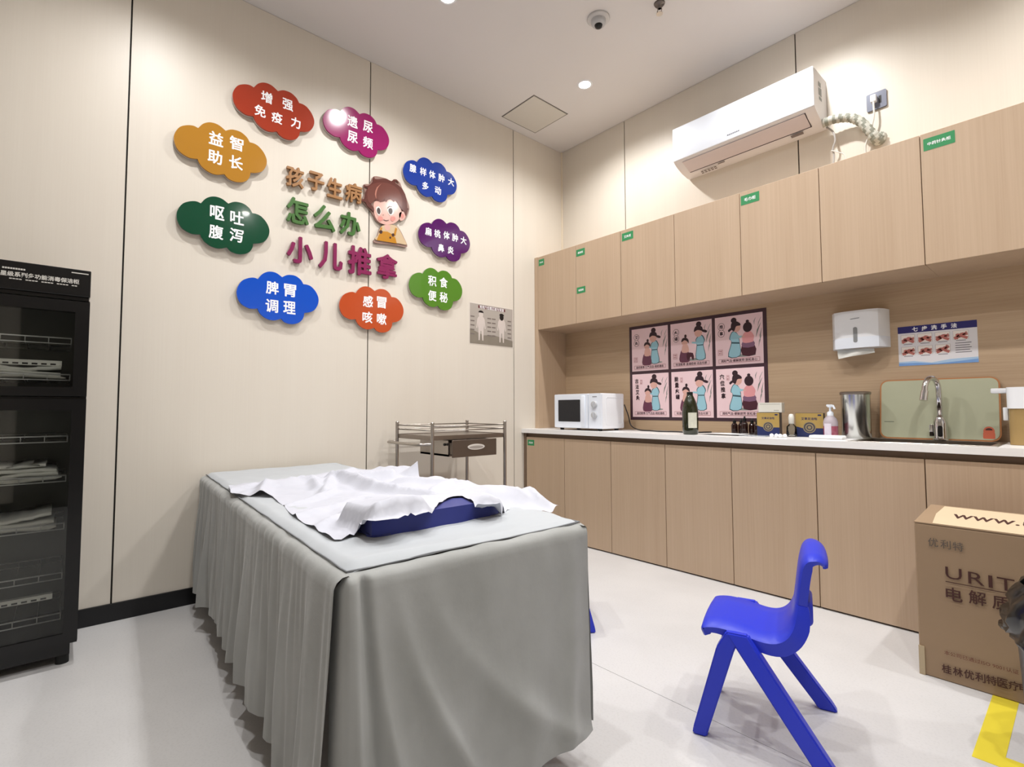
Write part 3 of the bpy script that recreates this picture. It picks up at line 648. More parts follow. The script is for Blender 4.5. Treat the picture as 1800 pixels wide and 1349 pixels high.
def figure_panel(col, row):
    cw = (2*HW-0.022*4+0.0)/3; chh = (2*HH-0.022*3)/2
    x0 = -HW+0.022+col*(cw+0.022); z1 = HH-0.022-row*(chh+0.022)
    cx, cz = x0+cw/2, z1-chh/2
    fr = Fr((cx, 0, cz), (1, 0, 0), (0, 0, 1))
    q = B(); prism(q, fr, [(-cw/2, -chh/2), (cw/2, -chh/2), (cw/2, chh/2), (-cw/2, chh/2)], 0.002, 0.003, 0)
    lay = [0.0031]
    S = cw   # unit = panel width;  u in -0.5..0.5, v in -0.5..0.5
    zoom = [1.0, 0.0]
    def P(pts, mi):
        if zoom[0] != 1.0: pts = [((a-0.08)*zoom[0]*1.04+zoom[1], (c+0.34)*zoom[0]-0.345) for a, c in pts]
        lay[0] += 0.00006; flat(q, fr, [(a*S, c*S) for a, c in pts], lay[0], mi)
    def T(s, cu, cv, width=None, height=None, mi=1, off=0.02):
        lay[0] += 0.00006; put_text(q, fr, s, cu*S, cv*S, width=width and width*S, height=height and height*S, w=lay[0], off=off, mi=mi, res=1)
    # reeds at the right
    for (a, c, d, e, w_) in ((0.47, 0.42, 0.40, 0.22, 0.012), (0.46, 0.30, 0.36, 0.02, 0.03), (0.48, 0.2, 0.44, -0.1, 0.02), (0.36, 0.42, 0.33, 0.28, 0.016), (0.47, 0.05, 0.41, -0.18, 0.015)):
        P(stroke([(a, c), ((a+d)/2-0.015, (c+e)/2), (d, e)], [0.004, w_, 0.003]), 7)
    P(ell(0.08, -0.335, 0.27, 0.028), 9)
    zoom[0], zoom[1] = (1.05, 0.08) if col == 2 else (1.11, 0.06)
    if col == 2:
        # doctor on the left facing right, patient on the right seen from behind
        P(sm2([(-0.20, -0.34), (-0.13, -0.05), (-0.17, 0.02), (-0.13, 0.14), (-0.07, 0.17), (0.0, 0.10), (0.03, -0.02), (0.03, -0.05), (0.04, -0.33)], 3, True), 3)
        P(sm2([(-0.185, -0.325), (-0.12, -0.06), (-0.155, 0.02), (-0.12, 0.13), (-0.07, 0.155), (-0.01, 0.09), (0.02, -0.03), (0.03, -0.32)], 3, True), 2)
        P([(-0.135, -0.075), (0.025, -0.095), (0.025, -0.062), (-0.135, -0.042)], 3)
        P(stroke([(-0.05, 0.10), (0.02, 0.04), (0.10, 0.05)], [0.07, 0.05, 0.025]), 2)
        P(ell(-0.03, 0.24, 0.085, 0.095), 4)
        P(sm2([(-0.13, 0.22), (-0.12, 0.33), (-0.05, 0.37), (0.04, 0.32), (0.05, 0.27), (-0.03, 0.26), (-0.07, 0.17)], 3, True), 1)
        P(ell(-0.075, 0.385, 0.055, 0.055), 1)
        P(sm2([(-0.12, 0.25), (-0.19, 0.20), (-0.175, 0.16), (-0.15, 0.175), (-0.10, 0.22)], 2, True), 1)
        P(sm2([(0.08, -0.33), (0.075, -0.12), (0.30, -0.12), (0.32, -0.33)], 2, True), 6)
        P(sm2([(0.08, -0.17), (0.10, -0.04), (0.28, -0.04), (0.30, -0.17)], 2, True), 11)
        P(sm2([(0.10, -0.08), (0.09, 0.06), (0.15, 0.13), (0.24, 0.13), (0.30, 0.04), (0.29, -0.03), (0.27, -0.08)], 3, True), 10)
        P(ell(0.185, 0.22, 0.085, 0.10), 1); P(ell(0.185, 0.335, 0.03, 0.03), 1)
        P(ell(0.10, 0.04, 0.03, 0.02), 4)
    else:
        dx = 0.0 if col == 0 else 0.07
        P(sm2([(0.06+dx, -0.33), (0.08+dx, -0.05), (0.06+dx, 0.06), (0.13+dx, 0.14), (0.20+dx, 0.14), (0.25+dx, 0.04), (0.22+dx, -0.06), (0.26+dx, -0.33)], 3, True), 3)
        P(sm2([(0.07+dx, -0.32), (0.09+dx, -0.06), (0.07+dx, 0.05), (0.135+dx, 0.125), (0.19+dx, 0.125), (0.235+dx, 0.03), (0.21+dx, -0.06), (0.245+dx, -0.32)], 3, True), 2)
        P([(0.08+dx, -0.065), (0.215+dx, -0.065), (0.215+dx, -0.045), (0.08+dx, -0.045)], 3)
        P(stroke([(0.19+dx, 0.06), (0.12+dx, -0.01), (0.03+dx*0.3, 0.01)], [0.07, 0.05, 0.03]), 2)
        P(ell(0.12+dx, 0.20, 0.08, 0.09), 4)
        P(sm2([(0.03+dx, 0.22), (0.05+dx, 0.31), (0.12+dx, 0.34), (0.20+dx, 0.30), (0.215+dx, 0.20), (0.18+dx, 0.23), (0.10+dx, 0.25)], 3, True), 1)
        P(ell(0.13+dx, 0.365, 0.055, 0.055), 1)
        P(sm2([(0.20+dx, 0.25), (0.28+dx, 0.23), (0.30+dx, 0.20), (0.27+dx, 0.18), (0.20+dx, 0.21)], 2, True), 1)
        # seated patient
        px = -0.03 if col == 0 else -0.10
        P(sm2([(px-0.11, -0.36), (px-0.09, -0.16), (px-0.02, -0.10), (px+0.07, -0.14), (px+0.10, -0.36)], 3, True), 5)
        if col == 1: P(sm2([(px+0.05, -0.33), (px+0.04, -0.2), (px+0.17, -0.2), (px+0.19, -0.33), (px+0.15, -0.33), (px+0.13, -0.27), (px+0.08, -0.33)], 2, True), 6)
        P(sm2([(px-0.06, -0.17), (px-0.05, -0.04), (px+0.0, 0.0), (px+0.07, -0.04), (px+0.08, -0.17)], 3, True), 4)
        P(ell(px+0.0, 0.035, 0.065, 0.07), 4)
        P(sm2([(px-0.07, 0.04), (px-0.05, 0.11), (px+0.02, 0.125), (px+0.08, 0.08), (px+0.085, 0.0), (px+0.06, 0.04), (px, 0.075)], 3, True), 1)
        P(ell(px+0.02, 0.155, 0.025, 0.035), 1)
    zoom[0] = 1.0
    titles = [('艾', '灸'), ('火', '罐'), ('推', '拿')]; longs = ['古法艾灸', '能量火罐', '穴位推拿']
    if row == 0:
        for k in range(2):
            cu, cv = -0.36, 0.31-0.145*k
            P(ell(cu, cv, 0.075, 0.080, 28), 1); P(ell(cu, cv, 0.067, 0.072, 28), 0)
            T(titles[col][k], cu, cv, height=0.085, off=0.03)
        P([(-0.44, -0.30), (-0.34, -0.30), (-0.34, -0.18), (-0.44, -0.18)], 8); P([(-0.434, -0.294), (-0.346, -0.294), (-0.346, -0.186), (-0.434, -0.186)], 0)
        T('中医', -0.39, -0.215, width=0.07, mi=8); T('养生', -0.39, -0.263, width=0.07, mi=8)
    else:
        for k in range(4): T(longs[col][k], -0.37+0.008*k, 0.35-0.135*k, height=0.115, width=0.10, off=0.035)
        P([(-0.27, 0.27), (-0.215, 0.27), (-0.215, 0.38), (-0.27, 0.38)], 8); P([(-0.265, 0.275), (-0.22, 0.275), (-0.22, 0.375), (-0.265, 0.375)], 0)
        T('中', -0.2425, 0.35, width=0.03, mi=8); T('医', -0.2425, 0.30, width=0.03, mi=8)
    P([(-0.43, -0.47), (0.43, -0.47), (0.43, -0.385), (-0.43, -0.385)], 8); P([(-0.424, -0.464), (0.424, -0.464), (0.424, -0.391), (-0.424, -0.391)], 0)
    T(['温经散寒·行气活血·疏经通络', '祛湿散寒·温通经络·活血化瘀', '调和气血·缓解疲劳·放松身心'][col], 0, -0.4275, width=0.76, mi=6, off=0.03)
    o = obj('picture_panel', q, PM, t)
    return o
for c_ in range(3):
    for r_ in range(2): figure_panel(c_, r_)

# towel dispenser on splashback
a = on_y(1451, 580, -0.112); c = on_y(1563, 580, -0.112)
DX0, DX1 = 2.035, 2.290
t = empty('paper_towel_dispenser', 'white paper towel dispenser on the splashback with a towel hanging out', 'towel dispenser', ((DX0+DX1)/2, -0.0122, 1.262))
hw = (DX1-DX0)/2
q = B(); outl = [(-hw, 0.0), (-hw+0.01, -0.05), (-hw+0.03, -0.085), (-hw+0.07, -0.100), (hw-0.07, -0.100), (hw-0.03, -0.085), (hw-0.01, -0.05), (hw, 0.0)]
frt = Fr((0, 0, 0), (1, 0, 0), (0, 1, 0))
prism(q, frt, outl, 0.055, 0.195); obj('cover', q, WHITEP, t, autos=35)
q = B(); prism(q, frt, [(a_*1.004, c_*1.01) for a_, c_ in outl], 0.0, 0.055); obj('lower_cover', q, WHITEG, t, autos=35)
frd = Fr((0, -0.1013, 0), (1, 0, 0), (0, 0, 1))
q = B(); prism(q, frd, rrect(-0.009, 0.009, 0.028, 0.108, 0.008, 4), 0, 0.0012); obj('level_window', q, mat('window_grey', (140, 142, 144), 0.2), t)
q = B(); prism(q, frd, [(-0.02, 0.150), (0.02, 0.153), (0.02, 0.156), (-0.02, 0.153)], 0, 0.0006); obj('badge', q, mat('badge_grey', None), t)
q = B()
rows = 7; cols = 12; g = [[None]*(cols+1) for _ in range(rows+1)]
for i in range(rows+1):
    for j in range(cols+1):
        v = i/rows; u = j/cols
        x = -hw+0.03+u*0.165+(0.008*v); dep = 0.05*(1-0.55*u)
        g[i][j] = q.verts.new((x, -0.055-0.022*math.sin(v*1.9)+0.010*math.sin(u*7+v*2), 0.0-v*dep-0.006*u))
for i in range(rows):
    for j in range(cols): q.faces.new((g[i][j], g[i][j+1], g[i+1][j+1], g[i+1][j]))
obj('paper_towel', q, mat('paper_towel_white', (228, 228, 222), 0.8, var=0.02), t, smooth=True)

# hand-washing notice
t = empty('hand_washing_notice', 'blue and white hand washing notice with seven hand pictures', 'notice', (2.472, -0.0122, 1.260))
hw, hh = 0.150, 0.099
NM = [mat('notice_white', (226, 224, 228), 0.35, var=0.01), mat('notice_navy', (40, 36, 104), 0.35), WHITEI, mat('notice_hand', (186, 112, 104), 0.4, var=0.12, scale=80), mat('notice_blue', (120, 160, 214), 0.4, var=0.05), mat('notice_grey', (120, 116, 122), 0.4), mat('notice_tile', (240, 232, 226), 0.4), mat('notice_pale', (170, 200, 230), 0.4)]
q = B(); prism(q, frp, [(-hw, -hh), (hw, -hh), (hw, hh), (-hw, hh)], 0.0, 0.0012, 0)
flat(q, frp, [(-hw, hh-0.034), (hw, hh-0.034), (hw, hh), (-hw, hh)], 0.0014, 1)
for k, ch in enumerate('七步洗手法'): put_text(q, frp, ch, -0.080+k*0.037, hh-0.017, height=0.023, w=0.0016, off=0.035, mi=2, res=1)
flat(q, frp, sm2([(-hw, -hh), (-hw, -hh+0.020), (-0.09, -hh+0.022), (-0.02, -hh+0.010), (0.05, -hh+0.022), (hw, -hh+0.026), (hw, -hh)], 1), 0.0014, 7)
flat(q, frp, sm2([(-hw, -hh), (-hw, -hh+0.014), (-0.08, -hh+0.013), (0.0, -hh+0.004), (0.08, -hh+0.010), (hw, -hh+0.017), (hw, -hh)], 1), 0.0016, 4)
for k in range(7):
    cc, rr = k % 4, k//4
    cu, cv = -0.110+cc*0.067, 0.034-rr*0.060
    flat(q, frp, [(cu-0.028, cv-0.020), (cu+0.028, cv-0.020), (cu+0.028, cv+0.022), (cu-0.028, cv+0.022)], 0.0015, 5)
    flat(q, frp, [(cu-0.0273, cv-0.0193), (cu+0.0273, cv-0.0193), (cu+0.0273, cv+0.0213), (cu-0.0273, cv+0.0213)], 0.0016, 6)
    for s in (-1, 1):
        rot = random.uniform(-0.6, 0.6)
        flat(q, frp, ell(cu+s*0.007, cv+s*0.002, 0.013, 0.009, 12, rot), 0.0018+0.0001*s, 3)
        for f_ in range(4):
            aa = rot+s*0.3+(f_-1.5)*0.28
            x1, y1 = cu+s*0.007+s*0.019*math.cos(aa), cv+s*0.002+0.019*math.sin(aa)
            flat(q, frp, stroke([(cu+s*0.007, cv), (x1, y1)], [0.005, 0.0035]), 0.0019+0.0001*s, 3)
        flat(q, frp, stroke([(cu-s*0.004, cv-0.006), (cu-s*0.024, cv-0.016)], [0.011, 0.013]), 0.0017, 3)
    flat(q, frp, [(cu-0.018, cv-0.027), (cu+0.018, cv-0.027), (cu+0.018, cv-0.024), (cu-0.018, cv-0.024)], 0.0015, 5)
for k in range(5): flat(q, frp, [(0.070, -0.005-k*0.011), (0.128-0.006*(k % 2), -0.005-k*0.011), (0.128-0.006*(k % 2), -0.0015-k*0.011), (0.070, -0.0015-k*0.011)], 0.0015, 5)
obj('print', q, NM, t)

# ================================================================== THINGS ON THE WORKTOP
# microwave
MX0, MX1, MY0, MY1 = 0.298, 0.735, -0.42, -0.155
t = empty('microwave_oven', 'white microwave oven with two dials at the left end of the worktop', 'microwave', ((MX0+MX1)/2, (MY0+MY1)/2, ZT))
hx, hy = (MX1-MX0)/2, (MY1-MY0)/2; MH = 0.262
q = B(); box(q, -hx, hx, -hy+0.018, hy, 0.014, MH, 0.008, 2); obj('casing', q, WHITEP, t, autos=35)
frm = Fr((0, -hy+0.018, 0), (1, 0, 0), (0, 0, 1))
q = B(); prism(q, frm, rrect(-hx+0.001, -hx+0.322, 0.018, MH-0.002, 0.006, 3), 0.0, 0.018); dm = obj('door', q, WHITEG, t)
q = B(); prism(q, frm, rrect(-hx+0.040, -hx+0.252, 0.062, MH-0.042, 0.004, 3), 0.018, 0.0195); obj('door_window', q, mat('microwave_window', (26, 28, 34), 0.12, var=0.05), dm)
q = B(); box(q, -hx+0.262, -hx+0.300, -hy-0.008, -hy+0.001, 0.03, MH-0.015, 0.004); obj('door_handle', q, WHITEG, dm, autos=40)
q = B(); prism(q, frm, rrect(-hx+0.325, hx-0.001, 0.018, MH-0.002, 0.006, 3), 0.0, 0.014); obj('control_panel', q, WHITEG, t)
for zz in (0.110, 0.185):
    q = B(); cyl(q, (-hx+0.380, -hy+0.005, zz), (-hx+0.380, -hy-0.012, zz), 0.024, 0.021, 24); box(q, -hx+0.3765, -hx+0.3835, -hy-0.020, -hy-0.010, zz-0.021, zz+0.021, 0.001)
    obj('dial', q, mat('dial_grey', (190, 192, 196), 0.3), t, autos=40)
q = B(); prism(q, frm, [(-hx+0.36, 0.235), (-hx+0.40, 0.235), (-hx+0.40, 0.241), (-hx+0.36, 0.241)], 0.014, 0.0146); obj('badge', q, mat('badge_grey', None), t)
frr = Fr((hx, 0, 0), (0, 1, 0), (0, 0, 1))
q = B(); ring = rrect(-hy+0.06, hy-0.02, 0.045, MH-0.03, 0.012, 4)
for i in range(len(ring)):
    a_, c_ = Vector(ring[i]), Vector(ring[(i+1) % len(ring)])
    if (c_-a_).length > 1e-5: prism(q, frr, stroke([tuple(a_), tuple(c_)], 0.006), 0, 0.002)
obj('side_rib', q, WHITEP, t)
q = B()
for sx in (-1, 1):
    for sy in (-1, 1): cyl(q, (sx*(hx-0.04), sy*(hy-0.04), 0.0), (sx*(hx-0.04), sy*(hy-0.04), 0.015), 0.014, 0.016, 12)
obj('foot', q, RUBBER, t)
_mc = cable('power_cord', 'black power cord running off behind the green bottle', [(0.74, -0.16, 0.98), (0.752, -0.13, 0.90), (0.775, -0.13, 0.83), (0.86, -0.16, 0.803), (0.98, -0.20, 0.801), (1.08, -0.25, 0.801), (1.18, -0.22, 0.801), (1.30, -0.24, 0.801), (1.36, -0.10, 0.801)], 0.004, BLACKP)
for v_ in _mc.data.vertices: v_.co -= t.location
_mc.parent = t; del _mc['category']
# green bottle
t = empty('green_bottle', 'tall dark green glass bottle with a pale label on the worktop', 'bottle', (1.378, -0.385, ZT))
q = B(); BG = mat('green_glass', (30, 34, 14), 0.08, var=0.1, spec=0.6, coat=0.4)
lathe(q, [(0, 0.0), (0.037, 0.0), (0.043, 0.006), (0.045, 0.03), (0.0465, 0.09), (0.0465, 0.130), (0.0435, 0.160), (0.036, 0.190), (0.026, 0.215), (0.018, 0.232), (0.0155, 0.244)], 32); obj('glass', q, BG, t, smooth=True)
q = B(); lathe(q, [(0.0165, 0.228), (0.0175, 0.231), (0.0175, 0.252), (0.0, 0.254)], 20); obj('cap', q, BLACKP, t, autos=40)
q = B()
A_ = []; 
for k in range(9):
    an = math.radians(-75+k*8); A_.append((0.0474*math.cos(an), 0.0474*math.sin(an)))
for (x0_, y0_), (x1_, y1_) in zip(A_, A_[1:]):
    q.faces.new([q.verts.new(v) for v in ((x0_, y0_, 0.040), (x1_, y1_, 0.040), (x1_, y1_, 0.130), (x0_, y0_, 0.130))])
obj('paper_label', q, mat('bottle_label', (206, 206, 190), 0.5, var=0.12, scale=70), t)
# papers
q = B()
def sheet(q, x0, x1, y0, y1, z, bend, n=12, rz=0.0):
    cx_, cy_ = (x0+x1)/2, (y0+y1)/2; g_ = []
    for i in range(n+1):
        row_ = []
        for j in range(5):
            u, v = i/n, j/4
            X_, Y_ = x0+(x1-x0)*u-cx_, y0+(y1-y0)*v-cy_
            row_.append(q.verts.new((cx_+X_*math.cos(rz)-Y_*math.sin(rz), cy_+X_*math.sin(rz)+Y_*math.cos(rz), z+bend*(u*(1-u)*2+0.9*max(0, u-0.75)*2))))
        g_.append(row_)
    for i in range(n):
        for j in range(4): q.faces.new((g_[i][j], g_[i+1][j], g_[i+1][j+1], g_[i][j+1]))
sheet(q, 1.42, 1.66, -0.36, -0.22, ZT+0.002, 0.012, rz=0.06)
tag(obj('paper_sheet', q, mat('loose_paper', (236, 236, 236), 0.6, var=0.01), smooth=True), 'loose white paper lying on the worktop beside the green bottle', 'paper')
q = B(); box(q, 1.655, 1.80, -0.36, -0.235, ZT+0.0008, ZT+0.0028, 0.0005, 1, mtx=None)
tag(obj('plastic_sleeve', q, mat('sleeve_grey', (176, 180, 186), 0.15, var=0.1, scale=30)), 'thin grey plastic sleeve lying before the two gold-and-navy boxes', 'sleeve')
# amber dropper bottles
AMB = mat('amber_glass', (38, 14, 12), 0.12, var=0.15, coat=0.3)
am0 = None
spots = [(1291, -0.12, .093), (1303, -0.10, .093), (1309, -0.15, .108), (1322, -0.12, .095), (1331, -0.16, .094)]
nmz = ['leftmost small amber bottle in the row before the poster', 'second small amber bottle in the row, its shoulder behind the taller one', 'tallest amber bottle in the middle of the row, with a dropper cap', 'fourth small amber bottle, just left of the gold boxes', 'rightmost small amber bottle, touching the gold box stack']
def lathe_bottle(t, h):
    q = B(); lathe(q, [(0, 0), (0.0165, 0), (0.0185, 0.003), (0.0185, h*0.55), (0.014, h*0.66), (0.008, h*0.70), (0.008, h*0.74)], 18); obj('glass', q, AMB, t, smooth=True)
    q = B(); lathe(q, [(0.0095, h*0.70), (0.010, h*0.86), (0.006, h*0.89), (0.0045, h*0.98), (0.0, h)], 14); obj('cap', q, BLACKP, t, autos=50)
for (px, Y, h), lb in zip(spots, nmz):
    P = on_y(px, 745, Y)
    t = empty('amber_bottle', lb, 'bottle', (P.x, Y, ZT), group='small amber bottles before the poster'); lathe_bottle(t, h)
# gold/navy boxes
GOLDB = mat('box_gold', (176, 148, 84), 0.4, var=0.05); NAVY = mat('box_navy', (34, 44, 92), 0.4, var=0.05)
def carton_box(name, label, x, y, wdt, dep, h, rz, grp):
    t = empty(name, label, 'box', (x, y, ZT), rz, group=grp)
    hx, hy = wdt/2, dep/2
    q = B(); box(q, -hx, hx, -hy, hy, 0.0, h, 0.0012, 1); obj('carton', q, mat('box_side', (52, 50, 62), 0.4, var=0.05), t)
    fr = Fr((0, -hy, 0), (1, 0, 0), (0, 0, 1))
    q = B(); 
    flat(q, fr, [(-hx+0.001, h*0.35), (hx-0.001, h*0.35), (hx-0.001, h-0.001), (-hx+0.001, h-0.001)], 0.0004, 0)
    flat(q, fr, sm2([(-hx+0.001, 0.001), (hx-0.001, 0.001), (hx-0.001, h*0.37), (hx*0.4, h*0.37), (0, h*0.40), (-hx*0.5, h*0.37), (-hx+0.001, h*0.44)], 1), 0.0006, 1)
    flat(q, fr, ell(0, h*0.40, hx*0.46, hx*0.46, 24), 0.0008, 2); flat(q, fr, ell(0, h*0.40, hx*0.40, hx*0.40, 24), 0.0010, 3)
    for k in range(3): flat(q, fr, ell(0, h*0.40, hx*(0.30-0.09*k), hx*(0.30-0.09*k), 16), 0.0011+0.0001*k, 2 if k % 2 == 0 else 3)
    put_text(q, fr, '艾草足浴包', 0, h*0.76, width=hx*1.15, w=0.0008, off=0.02, mi=1, res=1)
    flat(q, fr, [(hx*0.6, h*0.88), (hx*0.85, h*0.88), (hx*0.85, h*0.94), (hx*0.6, h*0.94)], 0.0008, 1)
    obj('front_print', q, [GOLDB, NAVY, mat('box_seal', (150, 136, 104), 0.4), mat('box_seal_dark', (70, 66, 74), 0.4)], t)
    return t
carton_box('tea_box', 'gold and navy box with a white carton on top', 1.756, -0.20, 0.116, 0.06, 0.130, 0.16, 'gold and navy boxes')
carton_box('tea_box', 'gold and navy box beside the pink soap bottle', 1.955, -0.17, 0.132, 0.05, 0.128, 0.16, 'gold and navy boxes')
t = empty('white_carton', 'small white carton lying on top of the left gold box', 'box', (1.765, -0.19, ZT+0.1305), 0.16)
q = B(); box(q, -0.060, 0.060, -0.035, 0.035, 0, 0.055, 0.002, 1); obj('carton', q, mat('white_card', (222, 220, 210), 0.5, var=0.02), t)
q = B(); fr = Fr((0, -0.0352, 0), (1, 0, 0), (0, 0, 1)); flat(q, fr, [(-0.052, 0.045), (0.052, 0.045), (0.052, 0.0475), (-0.052, 0.0475)], 0.0002, 0); flat(q, fr, [(0.02, 0.01), (0.045, 0.01), (0.045, 0.014), (0.02, 0.014)], 0.0002, 0); obj('print', q, mat('card_grey', (170, 168, 160), 0.5), t)
# glass dispenser bottle between the boxes
P = on_y(1391, 740, -0.24)
t = empty('glass_cup', 'small clear glass with a stopper between the two gold boxes', 'bottle', (P.x, -0.24, ZT))
GL = glass('clear_glass', (0.93, 0.95, 0.95), 1.45)
q = B(); lathe(q, [(0, 0.002), (0.024, 0.002), (0.026, 0.006), (0.024, 0.055), (0.012, 0.068), (0.011, 0.075)], 24); lathe(q, [(0.009, 0.075), (0.010, 0.068), (0.022, 0.055), (0.023, 0.008), (0, 0.006)], 24); obj('glass', q, GL, t, smooth=True)
q = B(); lathe(q, [(0, 0.070), (0.013, 0.070), (0.014, 0.105), (0.010, 0.122), (0, 0.124)], 18); obj('stopper', q, mat('frosted_plastic', (216, 214, 206), 0.3, var=0.02), t, smooth=True)
t = empty('cotton_balls', 'little heap of white cotton balls at the worktop edge', 'cotton', (P.x-0.02, -0.36, ZT))
for k in range(4):
    q = B(); bmesh.ops.create_icosphere(q, subdivisions=2, radius=0.011)
    for v in q.verts: v.co *= 1+0.15*noise.noise(v.co*120+Vector((k, 0, 0)))
    obj('cotton_ball', q, mat('cotton', (240, 240, 240), 0.9, var=0.02), t, smooth=True, loc=(-0.035+k*0.021, 0.006*(k % 2), 0.0095))
# soap bottle
P = on_y(1460, 745, -0.215)
t = empty('soap_bottle', 'clear pump bottle of pink hand soap on the worktop', 'bottle', (P.x, -0.215, ZT))
q = B(); lathe(q, [(0, 0.001), (0.030, 0.001), (0.033, 0.006), (0.033, 0.062), (0.0331, 0.064)], 28); obj('liquid', q, mat('pink_soap', (160, 84, 104), 0.15, var=0.03, coat=0.3), t, smooth=True)
q = B(); lathe(q, [(0.0332, 0.062), (0.0335, 0.082), (0.028, 0.100), (0.017, 0.113), (0.012, 0.117)], 28); obj('bottle_wall', q, mat('soap_clear', (196, 186, 196), 0.12, var=0.02, alpha=0.75), t, smooth=True)
q = B(); lathe(q, [(0.0, 0.112), (0.015, 0.112), (0.015, 0.130), (0.010, 0.136), (0.005, 0.138), (0.005, 0.158), (0.012, 0.158), (0.012, 0.170), (0, 0.172)], 18); tube(q, [(0, 0, 0.164), (0.018, -0.012, 0.166), (0.026, -0.018, 0.150)], 0.005, 8); box(q, -0.016, 0.012, -0.008, 0.008, 0.162, 0.173, 0.003); obj('pump', q, WHITEG, t, autos=40)
q = B()
for k in range(5):
    a0_, a1_ = math.radians(-130+k*12), math.radians(-118+k*12)
    q.faces.new([q.verts.new((0.0337*math.cos(a_), 0.0337*math.sin(a_), z_)) for a_, z_ in ((a0_, 0.012), (a1_, 0.012), (a1_, 0.075), (a0_, 0.075))])
obj('paper_label', q, mat('soap_label', (214, 206, 220), 0.4, var=0.08, scale=60), t)
# folded cloth
q = B(); box(q, 2.000, 2.150, -0.335, -0.265, ZT+0.0005, ZT+0.0175, 0.007, 3)
for v in q.verts: v.co.z += 0.0015*noise.noise(v.co*40)
tag(obj('folded_cloth', q, mat('white_cloth', (240, 240, 242), 0.85, var=0.02, bump=0.3, bscale=300), smooth=True), 'folded white cloth lying before the pink soap bottle', 'cloth')
# steel canister
P = on_y(1505, 745, -0.135)
t = empty('steel_canister', 'brushed steel cylinder bin standing on the worktop', 'canister', (P.x, -0.135, ZT))
q = B(); lathe(q, [(0, 0.0), (0.062, 0.0), (0.064, 0.003), (0.064, 0.222), (0.066, 0.226)], 40); obj('body', q, mat('canister_steel', (196, 198, 196), 0.22, 1.0, var=0.05, scale=30, stretch=(3, 3, 0.2)), t, autos=40)
q = B(); lathe(q, [(0.0665, 0.222), (0.068, 0.226), (0.068, 0.234), (0.064, 0.238), (0, 0.239)], 40); obj('lid', q, STEELD, t, autos=40)
# cutting board
t = empty('cutting_board', 'pale green cutting board with orange rim leaning on the splashback', 'cutting board', (2.468, -0.075, ZT+0.002))
ang = math.atan2(0.045, 0.288)
frb = Fr((0, 0, 0), (1, 0, 0), (0, math.sin(ang)*1.0, math.cos(ang)))
bw = 0.224
q = B(); prism(q, frb, rrect(-bw, bw, 0.0, 0.296, 0.035, 6), -0.006, 0.004); obj('rim', q, mat('board_rim', (176, 118, 72), 0.4, var=0.05), t)
q = B(); prism(q, frb, rrect(-bw+0.006, bw-0.006, 0.006, 0.290, 0.030, 6), 0.004, 0.0055); obj('surface', q, mat('board_green', (176, 178, 152), 0.45, var=0.03), t)
q = B(); flat(q, frb, ell(0.183, 0.045, 0.019, 0.022, 20), 0.0060, 0); flat(q, frb, rrect(0.163, 0.203, 0.012, 0.040, 0.004, 3), 0.0062, 0); flat(q, frb, ell(0.183, 0.050, 0.012, 0.010, 16, a0=0, a1=180), 0.0064, 1)
obj('sticker', q, [mat('sticker_orange', (206, 104, 76), 0.4), mat('sticker_brown', (80, 40, 34), 0.4)], t)
q = B(); flat(q, frb, [(-0.205, 0.082), (-0.165, 0.082), (-0.165, 0.085), (-0.205, 0.085)], 0.006); obj('print', q, mat('board_print', (110, 116, 100), 0.5), t)
# jug at right
t = empty('lidded_jug', 'clear amber-tinted jug with a white lid at the right edge', 'jug', (2.80, -0.20, ZT))
q = B(); prism(q, Fr((0, 0, 0), (1, 0, 0), (0, 1, 0)), rrect(-0.070, 0.085, -0.07, 0.07, 0.03, 6), 0.001, 0.155); obj('container', q, mat('amber_plastic', (168, 140, 92), 0.15, var=0.06, alpha=0.9), t, autos=40)
q = B(); prism(q, Fr((0, 0, 0), (1, 0, 0), (0, 1, 0)), rrect(-0.074, 0.089, -0.074, 0.074, 0.032, 6), 0.150, 0.238); box(q, -0.125, -0.070, -0.016, 0.016, 0.214, 0.236, 0.005); box(q, -0.088, -0.072, -0.03, 0.0, 0.10, 0.155, 0.003); obj('lid', q, WHITEP, t, autos=40)

# ================================================================== INSTRUMENT TROLLEY
TX0, TX1, TY0, TY1 = 0.10, 0.500, -1.622, -1.085
t = empty('instrument_trolley', 'stainless steel trolley with side rails and a pulled-out drawer', 'trolley', ((TX0+TX1)/2, (TY0+TY1)/2, 0))
hx, hy = (TX1-TX0)/2, (TY1-TY0)/2; PH = 0.872
for sx in (-1, 1):
    for sy in (-1, 1):
        q = B(); cyl(q, (sx*hx, sy*hy, 0.08), (sx*hx, sy*hy, PH-0.004), 0.0105, n=16); lathe(q, [(0.0115, PH-0.006), (0.0115, PH), (0.008, PH+0.004), (0, PH+0.005)], 16, (sx*hx, sy*hy, 0)); 
        obj('post', q, STEEL, t, autos=40)
        q = B(); cyl(q, (sx*hx-0.012, sy*hy, 0.032), (sx*hx+0.012, sy*hy, 0.032), 0.032, n=20); w_ = obj('caster', q, RUBBER, t, autos=40)
        q = B(); box(q, sx*hx-0.018, sx*hx+0.018, sy*hy-0.012, sy*hy+0.012, 0.05, 0.082, 0.003); obj('caster_fork', q, CHROME, w_)
def shelf(z, nm):
    q = B(); box(q, -hx+0.004, hx-0.004, -hy+0.004, hy-0.004, z-0.004, z)
    for (a, c, d, e) in ((-hx+0.004, hx-0.004, -hy+0.002, -hy+0.006), (-hx+0.004, hx-0.004, hy-0.006, hy-0.002), (-hx+0.002, -hx+0.006, -hy+0.004, hy-0.004), (hx-0.006, hx-0.002, -hy+0.004, hy-0.004)): box(q, a, c, d, e, z-0.022, z+0.004)
    obj(nm, q, STEELD, t)
shelf(0.795, 'top_shelf'); shelf(0.20, 'bottom_shelf')
